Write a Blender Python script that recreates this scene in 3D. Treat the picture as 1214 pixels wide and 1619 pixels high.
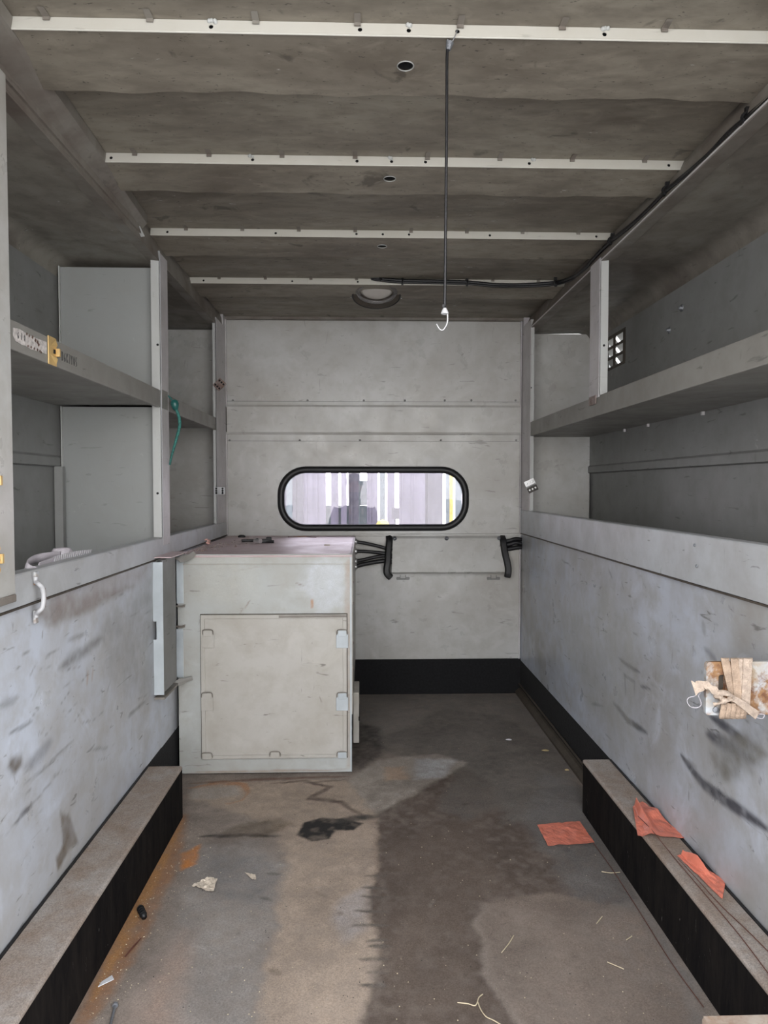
import bpy, bmesh, math, random
import numpy as np
from mathutils import Vector, Matrix, Euler
random.seed(7)
for o in list(bpy.data.objects): bpy.data.objects.remove(o)
S = bpy.context.scene
COL = S.collection

# ------------------------------------------------------------------ camera, world, exposure
CAMZ = 1.06
PITCH, YAW, F = math.radians(2.06), math.radians(1.67), 1100.0
cam_d = bpy.data.cameras.new('camera'); cam = bpy.data.objects.new('camera', cam_d); COL.objects.link(cam)
cam.location = (0, 0, CAMZ); cam.rotation_euler = (math.pi/2 - PITCH, 0, -YAW)
cam_d.sensor_fit = 'HORIZONTAL'; cam_d.sensor_width = 36; cam_d.lens = F/1214*36
cam_d.clip_start = 0.02
S.camera = cam
w = bpy.data.worlds.new('world'); S.world = w; w.use_nodes = True
nt = w.node_tree; bg = nt.nodes['Background']
tc = nt.nodes.new('ShaderNodeTexCoord'); sp = nt.nodes.new('ShaderNodeSeparateXYZ'); cr = nt.nodes.new('ShaderNodeValToRGB')
nt.links.new(tc.outputs['Generated'], sp.inputs[0]); nt.links.new(sp.outputs[2], cr.inputs[0]); nt.links.new(cr.outputs[0], bg.inputs[0])
cr.color_ramp.elements[0].position = 0.0; cr.color_ramp.elements[0].color = (1.0, 0.98, 0.97, 1)
cr.color_ramp.elements[1].position = 0.8; cr.color_ramp.elements[1].color = (0.90, 0.94, 1.0, 1)
bg.inputs[1].default_value = 1.0
S.view_settings.view_transform = 'Standard'; S.view_settings.look = 'None'
S.view_settings.exposure = 2.85; S.view_settings.gamma = 1.0; S.view_settings.use_curve_mapping = False

# ------------------------------------------------------------------ measuring: photo pixel -> point on a real plane
RM = Euler(cam.rotation_euler).to_matrix()
C0 = Vector(cam.location)
def ray(x, y): return RM @ Vector(((x-607)/F, (809.5-y)/F, -1))
def onX(x, y, X): d = ray(x, y); return C0 + d*(X/d.x)
def onY(x, y, Y): d = ray(x, y); return C0 + d*(Y/d.y)
def onZ(x, y, Z): d = ray(x, y); return C0 + d*((Z-CAMZ)/d.z)

# ------------------------------------------------------------------ materials
def srgb(c):
    return tuple(((v/255)/12.92 if v/255 <= .04045 else ((v/255+.055)/1.055)**2.4) for v in c)
def newmat(name):
    m = bpy.data.materials.new(name); m.use_nodes = True
    return m, m.node_tree.nodes, m.node_tree.links, m.node_tree.nodes['Principled BSDF']
def simple(name, col, rough=.5, metal=0, bump=0, bscale=60, var=.12, vscale=14):
    m, N, L, P = newmat(name)
    g = N.new('ShaderNodeNewGeometry')
    n = N.new('ShaderNodeTexNoise'); n.inputs['Scale'].default_value = vscale; n.inputs['Detail'].default_value = 6
    L.new(g.outputs['Position'], n.inputs['Vector'])
    r = N.new('ShaderNodeValToRGB'); L.new(n.outputs[0], r.inputs[0])
    c = Vector(col[:3])
    r.color_ramp.elements[0].position = .3; r.color_ramp.elements[0].color = (*(c*(1-var)), 1)
    r.color_ramp.elements[1].position = .7; r.color_ramp.elements[1].color = (*(c*(1+var)), 1)
    L.new(r.outputs[0], P.inputs['Base Color'])
    P.inputs['Roughness'].default_value = rough; P.inputs['Metallic'].default_value = metal
    if bump:
        b = N.new('ShaderNodeTexNoise'); b.inputs['Scale'].default_value = bscale; b.inputs['Detail'].default_value = 4
        L.new(g.outputs['Position'], b.inputs['Vector'])
        bn = N.new('ShaderNodeBump'); bn.inputs['Strength'].default_value = bump; bn.inputs['Distance'].default_value = .004
        L.new(b.outputs[0], bn.inputs['Height']); L.new(bn.outputs[0], P.inputs['Normal'])
    return m
def paint(name, base, dirt, rough=.42, amount=.5, scratch=.5, speck=0, stretch=(1,1,1), attr=False, spec=.5, rust=0, bscale=2.2, chips=0, bump=.12, grain=0):
    """old painted sheet metal: blotches, streaky grime, dark scuffs, light chips, rust"""
    m, N, L, P = newmat(name)
    g = N.new('ShaderNodeNewGeometry')
    mp = N.new('ShaderNodeMapping'); mp.inputs['Scale'].default_value = stretch; L.new(g.outputs['Position'], mp.inputs[0])
    def noise(scale, det=8, rg=.6, vec=mp, dist=0):
        n = N.new('ShaderNodeTexNoise'); n.inputs['Scale'].default_value = scale; n.inputs['Detail'].default_value = det
        n.inputs['Roughness'].default_value = rg; n.inputs['Distortion'].default_value = dist
        L.new(vec.outputs[0], n.inputs['Vector']); return n
    def ramp(src, p0, p1, a=0, b=1):
        r = N.new('ShaderNodeMapRange'); r.inputs[1].default_value = p0; r.inputs[2].default_value = p1
        r.inputs[3].default_value = a; r.inputs[4].default_value = b; L.new(src, r.inputs[0]); return r.outputs[0]
    def mix(fac, a, b):
        x = N.new('ShaderNodeMix'); x.data_type = 'RGBA'
        if hasattr(fac, 'is_linked'): L.new(fac, x.inputs[0])
        else: x.inputs[0].default_value = fac
        for i, v in ((6, a), (7, b)):
            if hasattr(v, 'is_linked'): L.new(v, x.inputs[i])
            else: x.inputs[i].default_value = (*v[:3], 1)
        return x.outputs[2]
    c = mix(ramp(noise(bscale, 9, .62, dist=.4).outputs[0], .38, .68, 0, amount), base, dirt)
    c = mix(ramp(noise(bscale*7, 6).outputs[0], .45, .75, 0, amount*.7), c, dirt)
    light = tuple(min(1, v*1.18) for v in base)
    c = mix(ramp(noise(bscale*3.3, 7, dist=1.2).outputs[0], .55, .75, 0, amount*.6), c, light)
    if scratch:
        ms = N.new('ShaderNodeMapping'); ms.inputs['Scale'].default_value = (9, 9, 46); ms.inputs['Rotation'].default_value = (.5, .3, 0)
        L.new(g.outputs['Position'], ms.inputs[0])
        c = mix(ramp(noise(1.3, 5, .5, ms, .8).outputs[0], .665, .72, 0, scratch), c, tuple(v*.35 for v in dirt))
        ms2 = N.new('ShaderNodeMapping'); ms2.inputs['Scale'].default_value = (60, 60, 12); ms2.inputs['Rotation'].default_value = (.3, -.6, 0)
        L.new(g.outputs['Position'], ms2.inputs[0])
        c = mix(ramp(noise(1, 3, .5, ms2, .6).outputs[0], .70, .75, 0, scratch*.7), c, tuple(v*.5 for v in dirt))
    if speck:
        c = mix(ramp(noise(90, 3, .7, g if False else mp).outputs[0], .64, .70, 0, speck), c, tuple(v*.3 for v in dirt))
    if chips:
        c = mix(ramp(noise(24, 5, .7, mp, .5).outputs[0], .675, .71, 0, chips), c, (.5, .49, .46))
    if rust:
        rm = ramp(noise(9, 8, .7).outputs[0], .56-.1*rust, .64-.10*rust, 0, 1)
        c = mix(rm, c, mix(ramp(noise(60, 4).outputs[0], .4, .6), (.13,.055,.025), (.26,.14,.06)))
    if grain:
        gn = noise(330, 4, .8); gf = ramp(gn.outputs[0], .35, .65, 1-grain, 1+grain)
        gs = N.new('ShaderNodeVectorMath'); gs.operation = 'SCALE'; L.new(c, gs.inputs[0]); L.new(gf, gs.inputs[3]); c = gs.outputs[0]
    if attr:
        a = N.new('ShaderNodeAttribute'); a.attribute_name = 'stain'
        inv = N.new('ShaderNodeMath'); inv.operation = 'SUBTRACT'; inv.inputs[0].default_value = 1; L.new(a.outputs['Alpha'], inv.inputs[1])
        vm = N.new('ShaderNodeVectorMath'); vm.operation = 'SCALE'; L.new(c, vm.inputs[0]); L.new(inv.outputs[0], vm.inputs[3])
        # grain over the stain so that it stays gritty
        big = ramp(noise(5, 6, .65, dist=.6).outputs[0], .3, .7, .80 if grain else .95, 1.2 if grain else 1.05)
        gr = ramp(noise(260, 4, .8).outputs[0], .35, .65, .72 if grain else .88, 1.28 if grain else 1.12)
        v2 = N.new('ShaderNodeVectorMath'); v2.operation = 'SCALE'; L.new(a.outputs['Color'], v2.inputs[0]); gm = N.new('ShaderNodeMath'); gm.operation = 'MULTIPLY'; L.new(gr, gm.inputs[0]); L.new(big, gm.inputs[1]); L.new(gm.outputs[0], v2.inputs[3])
        ad = N.new('ShaderNodeVectorMath'); ad.operation = 'ADD'; L.new(vm.outputs[0], ad.inputs[0]); L.new(v2.outputs[0], ad.inputs[1])
        c = ad.outputs[0]
    L.new(c, P.inputs['Base Color'])
    L.new(ramp(noise(bscale*4, 5).outputs[0], .3, .7, rough-.07, rough+.16), P.inputs['Roughness'])
    P.inputs['Specular IOR Level'].default_value = spec
    if bump:
        bn = N.new('ShaderNodeBump'); bn.inputs['Strength'].default_value = bump; bn.inputs['Distance'].default_value = .01
        L.new(noise(6, 4, .5).outputs[0], bn.inputs['Height']); L.new(bn.outputs[0], P.inputs['Normal'])
    return m

M = {}
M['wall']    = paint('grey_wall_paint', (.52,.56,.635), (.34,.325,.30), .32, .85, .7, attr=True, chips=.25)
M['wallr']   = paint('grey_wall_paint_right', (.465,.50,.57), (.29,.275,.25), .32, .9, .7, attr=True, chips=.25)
M['sill']    = paint('sill_paint', (.46,.485,.51), (.28,.265,.25), .38, .6, .6, chips=.3)
M['back']    = paint('grey_bulkhead_paint', (.46,.462,.45), (.32,.30,.265), .30, .75, .45, chips=.3)
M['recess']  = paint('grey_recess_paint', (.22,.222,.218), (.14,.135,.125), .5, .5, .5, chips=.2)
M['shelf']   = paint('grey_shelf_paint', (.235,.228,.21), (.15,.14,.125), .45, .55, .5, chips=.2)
M['flange']  = paint('pale_flange_paint', (.43,.44,.43), (.32,.31,.29), .4, .3, .3)
M['post']    = paint('post_paint', (.54,.52,.53), (.30,.28,.265), .42, .5, .4)
M['ceil']    = paint('grimy_ceiling_paint', (.27,.242,.197), (.12,.10,.078), .55, .95, .6, speck=.8, chips=.8, stretch=(.6,1.5,1), bscale=3.2)
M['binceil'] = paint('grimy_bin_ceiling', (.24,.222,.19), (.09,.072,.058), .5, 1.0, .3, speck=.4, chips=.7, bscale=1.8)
M['beam']    = paint('rusty_beam_paint', (.22,.205,.18), (.10,.07,.055), .5, .8, .4, rust=0)
M['bow']     = paint('cream_bow_paint', (.50,.485,.44), (.42,.39,.33), .45, .35, .25, chips=.4)
M['cab']     = paint('cabinet_paint', (.40,.42,.415), (.30,.28,.235), .38, .75, .5, attr=True, chips=.25)
M['cabdoor'] = paint('cabinet_door_paint', (.43,.415,.385), (.31,.285,.235), .4, .75, .7, chips=.3)
M['cabpatch']= simple('pale_blue_patch', (.42,.46,.485), .4)
M['cabtop']  = paint('pinkish_top_paint', (.58,.46,.48), (.34,.25,.22), .4, .6, .4, speck=.4)
M['floor']   = paint('dirty_floor', (.27,.225,.19), (.14,.115,.10), .8, .8, .0, speck=.25, attr=True, spec=.25, bscale=4, bump=.3, grain=.28)
M['boxtop']  = paint('dusty_mat_top', (.31,.28,.255), (.23,.17,.13), .9, 1.0, 0, speck=.3, spec=.1, bscale=4, grain=.3, bump=.3)
M['mat']     = simple('black_ribbed_mat', (.0042,.0042,.0052), .95, 0, .6, 160, .6, 90)
M['boxside'] = paint('scuffed_black_carpet', (.0075,.007,.0075), (.02,.017,.015), .95, .8, 0, spec=.05, chips=.25, stretch=(5,5,.9), bscale=6)
M['rubber']  = simple('black_rubber', (.005,.005,.006), .5)
M['cable']   = simple('black_cable', (.005,.005,.0065), .45, 0, .3, 200)
M['chrome']  = simple('chrome', (.75,.75,.75), .3, .85)
M['zinc']    = simple('zinc', (.24,.25,.27), .4, .6, .4, 300)
M['white']   = simple('white_plastic', (.42,.42,.43), .4)
M['yellow']  = simple('yellow_plating', (.55,.38,.16), .4, .35, .3, 120, .25)
M['rusty']   = paint('rusty_white_plate', (.42,.46,.51), (.33,.25,.15), .45, .9, 0, rust=.95, bscale=9)
M['rusthinge'] = paint('rusted_hinge', (.30,.25,.23), (.10,.05,.04), .5, .9, 0, rust=.3, bscale=30)
M['darkmetal'] = simple('dark_steel', (.06,.055,.05), .3, .7)
M['strap']   = simple('tan_webbing', (.38,.28,.205), .85, 0, .8, 400, .25, 60)
M['boardpaint'] = paint('chipped_white_board', (.44,.47,.50), (.34,.27,.18), .45, .6, 0, rust=.25, bscale=9)
M['boardedge'] = paint('rusty_board_edge', (.34,.29,.24), (.20,.12,.08), .6, .9, 0, rust=.4, bscale=12)
M['straprib']= simple('ribbed_tan_webbing', (.44,.35,.28), .85, 0, .8, 400, .2, 90)
M['wstrap']  = simple('white_webbing', (.44,.41,.44), .8, 0, .5, 400, .1)
M['green']   = simple('green_elastic', (.02,.13,.11), .6, 0, .5, 300, .5, 120)
M['greenh']  = simple('green_plastic', (.015,.10,.09), .35)
M['orange']  = simple('orange_film', (.64,.19,.125), .34, 0, .9, 45, .15, 30)
M['flagwire']= simple('rusty_wire', (.13,.05,.035), .6, .3)
M['paper']   = simple('tan_paper', (.55,.47,.38), .85, 0, .6, 120, .25, 40)
M['wpaper']  = simple('white_scrap', (.55,.55,.57), .7)
M['straw']   = simple('dry_straw', (.52,.44,.30), .8)
M['ochre']   = simple('ochre_leaf', (.42,.33,.17), .8)
M['hole']    = simple('dark_hole', (.006,.006,.006), .9)
M['ink']     = simple('marker_ink', (.03,.03,.03), .7)
M['brownink']= simple('torn_backing', (.10,.055,.04), .8, 0, .5, 100, .4, 120)
M['sticker'] = simple('torn_white_sticker', (.50,.47,.45), .8, 0, .8, 90, .3, 120)
M['ring']    = simple('brown_gasket', (.06,.048,.036), .6, 0, .3, 80, .3)
M['lens']    = simple('milky_lens', (.50,.47,.43), .3, 0, .1, 60, .08)
M['ground']  = simple('yard_concrete', (.46,.45,.43), .9, 0, .2, 10, .15, 2)
M['lilac']   = simple('lilac_boards', (.095,.09,.115), .6, 0, 0, 1, .18, 5)
M['teal']    = simple('pale_teal_boards', (.10,.13,.13), .5, 0, 0, 1, .15, 5)
M['greyb']   = simple('dark_grey_post', (.045,.045,.055), .6, 0, 0, 1, .2, 9)
M['yellowp'] = simple('yellow_paint', (.40,.32,.06), .5)
M['jacket']  = simple('dark_jacket', (.03,.03,.035), .9)
M['skin']    = simple('skin', (.35,.2,.14), .55)
M['denim']   = simple('denim', (.05,.07,.12), .9)
M['pinkbit'] = simple('pink_chip', (.6,.35,.3), .7)
def clear(name, tint, fac, rough=0.0, dust=0.12):
    m, N, L, P = newmat(name)
    out = N['Material Output']; N.remove(P)
    t = N.new('ShaderNodeBsdfTransparent'); t.inputs[0].default_value = (*tint, 1)
    gl = N.new('ShaderNodeBsdfGlossy'); gl.inputs['Roughness'].default_value = rough
    fr = N.new('ShaderNodeFresnel'); fr.inputs[0].default_value = 1.52
    mx = N.new('ShaderNodeMixShader'); L.new(fr.outputs[0], mx.inputs[0]); L.new(t.outputs[0], mx.inputs[1]); L.new(gl.outputs[0], mx.inputs[2])
    df = N.new('ShaderNodeBsdfDiffuse'); df.inputs[0].default_value = (.6,.6,.62,1)
    n = N.new('ShaderNodeTexNoise'); n.inputs['Scale'].default_value = 45; n.inputs['Detail'].default_value = 8
    g = N.new('ShaderNodeNewGeometry'); L.new(g.outputs['Position'], n.inputs['Vector'])
    mr = N.new('ShaderNodeMapRange'); mr.inputs[1].default_value = .4; mr.inputs[2].default_value = .7; mr.inputs[3].default_value = fac; mr.inputs[4].default_value = fac+dust
    L.new(n.outputs[0], mr.inputs[0])
    m2 = N.new('ShaderNodeMixShader'); L.new(mr.outputs[0], m2.inputs[0]); L.new(mx.outputs[0], m2.inputs[1]); L.new(df.outputs[0], m2.inputs[2])
    L.new(m2.outputs[0], out.inputs[0]); return m
M['glass'] = clear('dusty_glass', (.90,.87,.93), .02, 0, .10)
M['dome']  = clear('clear_plastic', (.93,.90,.88), .10, .12, .10)

# ------------------------------------------------------------------ mesh helpers
def tag(o, label=None, cat=None, group=None, kind=None):
    if label: o['label'] = label
    if cat: o['category'] = cat
    if group: o['group'] = group
    if kind: o['kind'] = kind
    return o
def empty(name, loc, label, cat, group=None):
    o = bpy.data.objects.new(name, None); COL.objects.link(o); o.location = loc; o.empty_display_size = .05
    return tag(o, label, cat, group)
def link(name, bm, mat, parent=None, smooth=False, bevel=0, seg=2, origin=None):
    """one mesh object; geometry is given in world metres, origin moved to the thing's base"""
    me = bpy.data.meshes.new(name)
    bmesh.ops.recalc_face_normals(bm, faces=bm.faces)
    if parent is not None: off = Vector(parent_world(parent))
    elif origin is not None: off = Vector(origin)
    else:
        vs = [v.co for v in bm.verts]
        off = Vector((sum(v.x for v in vs)/len(vs), sum(v.y for v in vs)/len(vs), min(v.z for v in vs)))
    bmesh.ops.translate(bm, verts=bm.verts, vec=-off)
    bm.to_mesh(me); bm.free()
    mats = mat if isinstance(mat, (list, tuple)) else [mat]
    for mm in mats: me.materials.append(M[mm] if isinstance(mm, str) else mm)
    if smooth:
        for p in me.polygons: p.use_smooth = True
    o = bpy.data.objects.new(name, me); COL.objects.link(o)
    if parent is not None: o.parent = parent
    else: o.location = off
    if bevel:
        b = o.modifiers.new('bevel', 'BEVEL'); b.width = bevel; b.segments = seg; b.limit_method = 'ANGLE'; b.angle_limit = math.radians(40)
    return o
def parent_world(p):
    v = Vector(p.location)
    while p.parent: p = p.parent; v += Vector(p.location)
    return v
def bm_(): return bmesh.new()
def box(bm, x0, x1, y0, y1, z0, z1):
    vs = [bm.verts.new((x, y, z)) for x in (x0, x1) for y in (y0, y1) for z in (z0, z1)]
    for f in ((0,1,3,2),(4,6,7,5),(0,4,5,1),(2,3,7,6),(0,2,6,4),(1,5,7,3)): bm.faces.new([vs[i] for i in f])
    return bm
def obox(bm, c, ux, uy, uz):
    """box from centre and three half vectors"""
    c = Vector(c); vs = []
    for a in (-1,1):
        for b in (-1,1):
            for d in (-1,1): vs.append(bm.verts.new(c + a*Vector(ux) + b*Vector(uy) + d*Vector(uz)))
    for f in ((0,1,3,2),(4,6,7,5),(0,4,5,1),(2,3,7,6),(0,2,6,4),(1,5,7,3)): bm.faces.new([vs[i] for i in f])
    return bm
def prism(bm, pts, vec):
    """closed polygon (3D) extruded by vec"""
    a = [bm.verts.new(p) for p in pts]; b = [bm.verts.new(Vector(p)+Vector(vec)) for p in pts]
    n = len(a); bm.faces.new(a); bm.faces.new(b[::-1])
    for i in range(n): bm.faces.new((a[i], a[(i+1)%n], b[(i+1)%n], b[i]))
    return bm
def tube(bm, pts, r, n=10, caps=True):
    pts = [Vector(p) for p in pts]; rings = []; up = None
    for i, p in enumerate(pts):
        d = (pts[min(i+1, len(pts)-1)] - pts[max(i-1, 0)]).normalized()
        if up is None: up = d.orthogonal().normalized()
        up = (up - d*up.dot(d)).normalized(); side = d.cross(up)
        rr = r[i] if isinstance(r, (list, tuple)) else r
        rings.append([bm.verts.new(p + rr*(math.cos(2*math.pi*k/n)*up + math.sin(2*math.pi*k/n)*side)) for k in range(n)])
    for a, b in zip(rings, rings[1:]):
        for k in range(n): bm.faces.new((a[k], a[(k+1)%n], b[(k+1)%n], b[k]))
    if caps: bm.faces.new(rings[0][::-1]); bm.faces.new(rings[-1])
    return bm
def spline(pts, n=8):
    pts = [Vector(p) for p in pts]; out = []
    for i in range(len(pts)-1):
        p0 = pts[max(i-1,0)]; p1 = pts[i]; p2 = pts[i+1]; p3 = pts[min(i+2, len(pts)-1)]
        for k in range(n):
            t = k/n
            out.append(.5*((2*p1)+(p2-p0)*t+(2*p0-5*p1+4*p2-p3)*t*t+(3*p1-p0-3*p2+p3)*t**3))
    out.append(pts[-1]); return out
def ribbon(bm, pts, width, wd, th=.0015, widths=None):
    """flat strap along pts; wd = width direction (vector or list)"""
    n = len(pts); rows = []
    for i, p in enumerate(pts):
        p = Vector(p); d = (Vector(pts[min(i+1,n-1)])-Vector(pts[max(i-1,0)])).normalized()
        wv = Vector(wd[i] if isinstance(wd, list) else wd); wv = (wv-d*wv.dot(d)).normalized()
        nv = d.cross(wv); hw = (widths[i] if widths else width)/2
        rows.append([bm.verts.new(p+a*hw*wv+b*th/2*nv) for a, b in ((-1,-1),(0,-1.6),(1,-1),(1,1),(0,1.6),(-1,1))])
    for a, b in zip(rows, rows[1:]):
        for k in range(6): bm.faces.new((a[k], a[(k+1)%6], b[(k+1)%6], b[k]))
    bm.faces.new(rows[0][::-1]); bm.faces.new(rows[-1]); return bm
def cyl(bm, c, axis, r, h, n=20, r2=None):
    c = Vector(c); a = Vector(axis).normalized()
    return tube(bm, [c, c+a*h], [r, r if r2 is None else r2], n)
def lathe(bm, c, axis, prof, n=28):
    """prof: list of (radius, height along axis)"""
    c = Vector(c); a = Vector(axis).normalized(); u = a.orthogonal().normalized(); v = a.cross(u); rings = []
    for r, h in prof:
        if r < 1e-6: rings.append([bm.verts.new(c+a*h)]*n)
        else: rings.append([bm.verts.new(c+a*h+r*(math.cos(2*math.pi*k/n)*u+math.sin(2*math.pi*k/n)*v)) for k in range(n)])
    for p, q in zip(rings, rings[1:]):
        for k in range(n):
            vs = []
            for x in (p[k], p[(k+1)%n], q[(k+1)%n], q[k]):
                if x not in vs: vs.append(x)
            if len(vs) >= 3: bm.faces.new(vs)
    return bm
def torus(bm, c, axis, R, r, n=32, m=8, sq=1):
    c = Vector(c); a = Vector(axis).normalized(); u = a.orthogonal().normalized(); v = a.cross(u)
    rings = []
    for i in range(n):
        t = 2*math.pi*i/n; d = math.cos(t)*u+math.sin(t)*v
        rings.append([bm.verts.new(c+d*(R+r*math.cos(2*math.pi*k/m))+a*r*sq*math.sin(2*math.pi*k/m)) for k in range(m)])
    for i in range(n):
        p, q = rings[i], rings[(i+1)%n]
        for k in range(m): bm.faces.new((p[k], p[(k+1)%m], q[(k+1)%m], q[k]))
    return bm
def plate(bm, outer, holes, to3, thick):
    """flat plate with real holes; outer/holes are 2D loops, to3(u,v)->3D, thick = vector"""
    edges = []
    for lp in [outer]+holes:
        vs = [bm.verts.new(to3(*p)) for p in lp]
        edges += [bm.edges.new((vs[i], vs[(i+1)%len(vs)])) for i in range(len(vs))]
    r = bmesh.ops.triangle_fill(bm, use_beauty=True, use_dissolve=False, edges=edges)
    fs = [f for f in r['geom'] if isinstance(f, bmesh.types.BMFace)]
    e = bmesh.ops.extrude_face_region(bm, geom=fs)
    bmesh.ops.translate(bm, verts=[v for v in e['geom'] if isinstance(v, bmesh.types.BMVert)], vec=Vector(thick))
    return bm
def rrect(x0, x1, y0, y1, r, n=8):
    out = []
    for cx, cy, a in ((x1-r, y1-r, 0), (x0+r, y1-r, 90), (x0+r, y0+r, 180), (x1-r, y0+r, 270)):
        for k in range(n+1):
            t = math.radians(a+90*k/n); out.append((cx+r*math.cos(t), cy+r*math.sin(t)))
    return out
def circ(cx, cy, r, n=20): return [(cx+r*math.cos(2*math.pi*k/n), cy+r*math.sin(2*math.pi*k/n)) for k in range(n)]
def rect2(a, b, c, d): return [(a, c), (b, c), (b, d), (a, d)]

# ------------------------------------------------------------------ stains and one painted patch of shade, each with its own shape, kept as a colour attribute of the surface
_rs = np.random.RandomState(3); _T = _rs.rand(256, 256)
def vnoise(x, y):
    xi = np.floor(x).astype(int); yi = np.floor(y).astype(int); fx = x-xi; fy = y-yi
    fx = fx*fx*(3-2*fx); fy = fy*fy*(3-2*fy)
    g = lambda a, b: _T[a & 255, b & 255]
    return (g(xi,yi)*(1-fx)+g(xi+1,yi)*fx)*(1-fy)+(g(xi,yi+1)*(1-fx)+g(xi+1,yi+1)*fx)*fy
def fbm(x, y, o=4):
    s = 0; a = .5; t = 0
    for i in range(o): s = s+a*vnoise(x*2**i+17*i, y*2**i+5*i); t += a; a *= .55
    return s/t-.5
def seg_dist(P, poly, closed):
    d = np.full(len(P), 1e9); n = len(poly)
    for i in range(n if closed else n-1):
        a = np.array(poly[i]); b = np.array(poly[(i+1)%n]); ab = b-a
        t = np.clip(((P-a)@ab)/max(ab@ab, 1e-12), 0, 1)
        d = np.minimum(d, np.linalg.norm(P-(a+t[:,None]*ab), axis=1))
    return d
def inside(P, poly):
    c = np.zeros(len(P), bool); n = len(poly); x, y = P[:,0], P[:,1]
    for i in range(n):
        (x1,y1),(x2,y2) = poly[i], poly[(i+1)%n]
        if y1 == y2: continue
        c ^= ((y1>y)!=(y2>y)) & (x < (x2-x1)*(y-y1)/(y2-y1)+x1)
    return c
def stain_attr(me, P, stains):
    """P: Nx2 surface coordinates in metres. stains: (kind, pts2d, width, colour, alpha, soft, noise)"""
    acc = np.zeros((len(P), 3)); al = np.zeros(len(P))
    for kind, pts, wd, col, a, soft, nz in stains:
        x, y = P[:,0], P[:,1]
        Q = P + nz*np.stack([fbm(x*14, y*14), fbm(x*14+50, y*14+50)], 1)*2 + nz*.5*np.stack([fbm(x*55, y*55), fbm(x*55+9, y*55+70)], 1)*2
        if kind == 'poly':
            d = seg_dist(Q, pts, True); sd = np.where(inside(Q, pts), -d, d)
            m = np.clip(.5 - sd/soft, 0, 1)
        elif kind == 'line':
            d = seg_dist(Q, pts, False)
            # taper towards both ends
            p0 = np.array(pts[0]); p1 = np.array(pts[-1]); L = np.linalg.norm(p1-p0)+1e-9
            t = np.clip(((Q-p0)@(p1-p0))/L/L, 0, 1); tp = np.sqrt(np.clip(4*t*(1-t), .03, 1))
            m = np.clip((wd/2*tp - d)/soft + .5, 0, 1)
        m = m*m*(3-2*m)*a*np.clip(1+1.1*fbm(x*40, y*40, 3), .3, 1.4)
        m = np.clip(m, 0, 1)
        acc = acc*(1-m[:,None]) + np.array(col)[None]*m[:,None]; al = al*(1-m)+m
    at = me.color_attributes.new('stain', 'FLOAT_COLOR', 'POINT')
    at.data.foreach_set('color', np.concatenate([acc, al[:,None]], 1).astype(np.float32).ravel())
def gridmesh(name, mat, u0, u1, v0, v1, du, to3, stains, parent=None):
    nu = int((u1-u0)/du)+1; nv = int((v1-v0)/du)+1
    U = np.linspace(u0, u1, nu); V = np.linspace(v0, v1, nv); UU, VV = np.meshgrid(U, V, indexing='ij')
    P = np.stack([UU.ravel(), VV.ravel()], 1)
    co = np.array(to3(P[:,0], P[:,1])).T
    i = np.arange(nu-1)[:,None]*nv+np.arange(nv-1)[None]; i = i.ravel()
    faces = np.stack([i, i+nv, i+nv+1, i+1], 1)
    me = bpy.data.meshes.new(name); me.from_pydata(co.tolist(), [], faces.tolist()); me.materials.append(M[mat])
    stain_attr(me, P, stains)
    o = bpy.data.objects.new(name, me); COL.objects.link(o)
    if parent: o.parent = parent
    return o

# ================================================================== THE BODY OF THE TRUCK
YR, YB = 0.30, 3.53            # rear opening, front bulkhead
XL, XR = -.69, .80             # lower side walls (inner faces)
XLO, XRO = -1.05, 1.14         # outer skins of the side bins
ZC = 1.906; ZH = 1.825         # roof skin, bin ceiling

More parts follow.
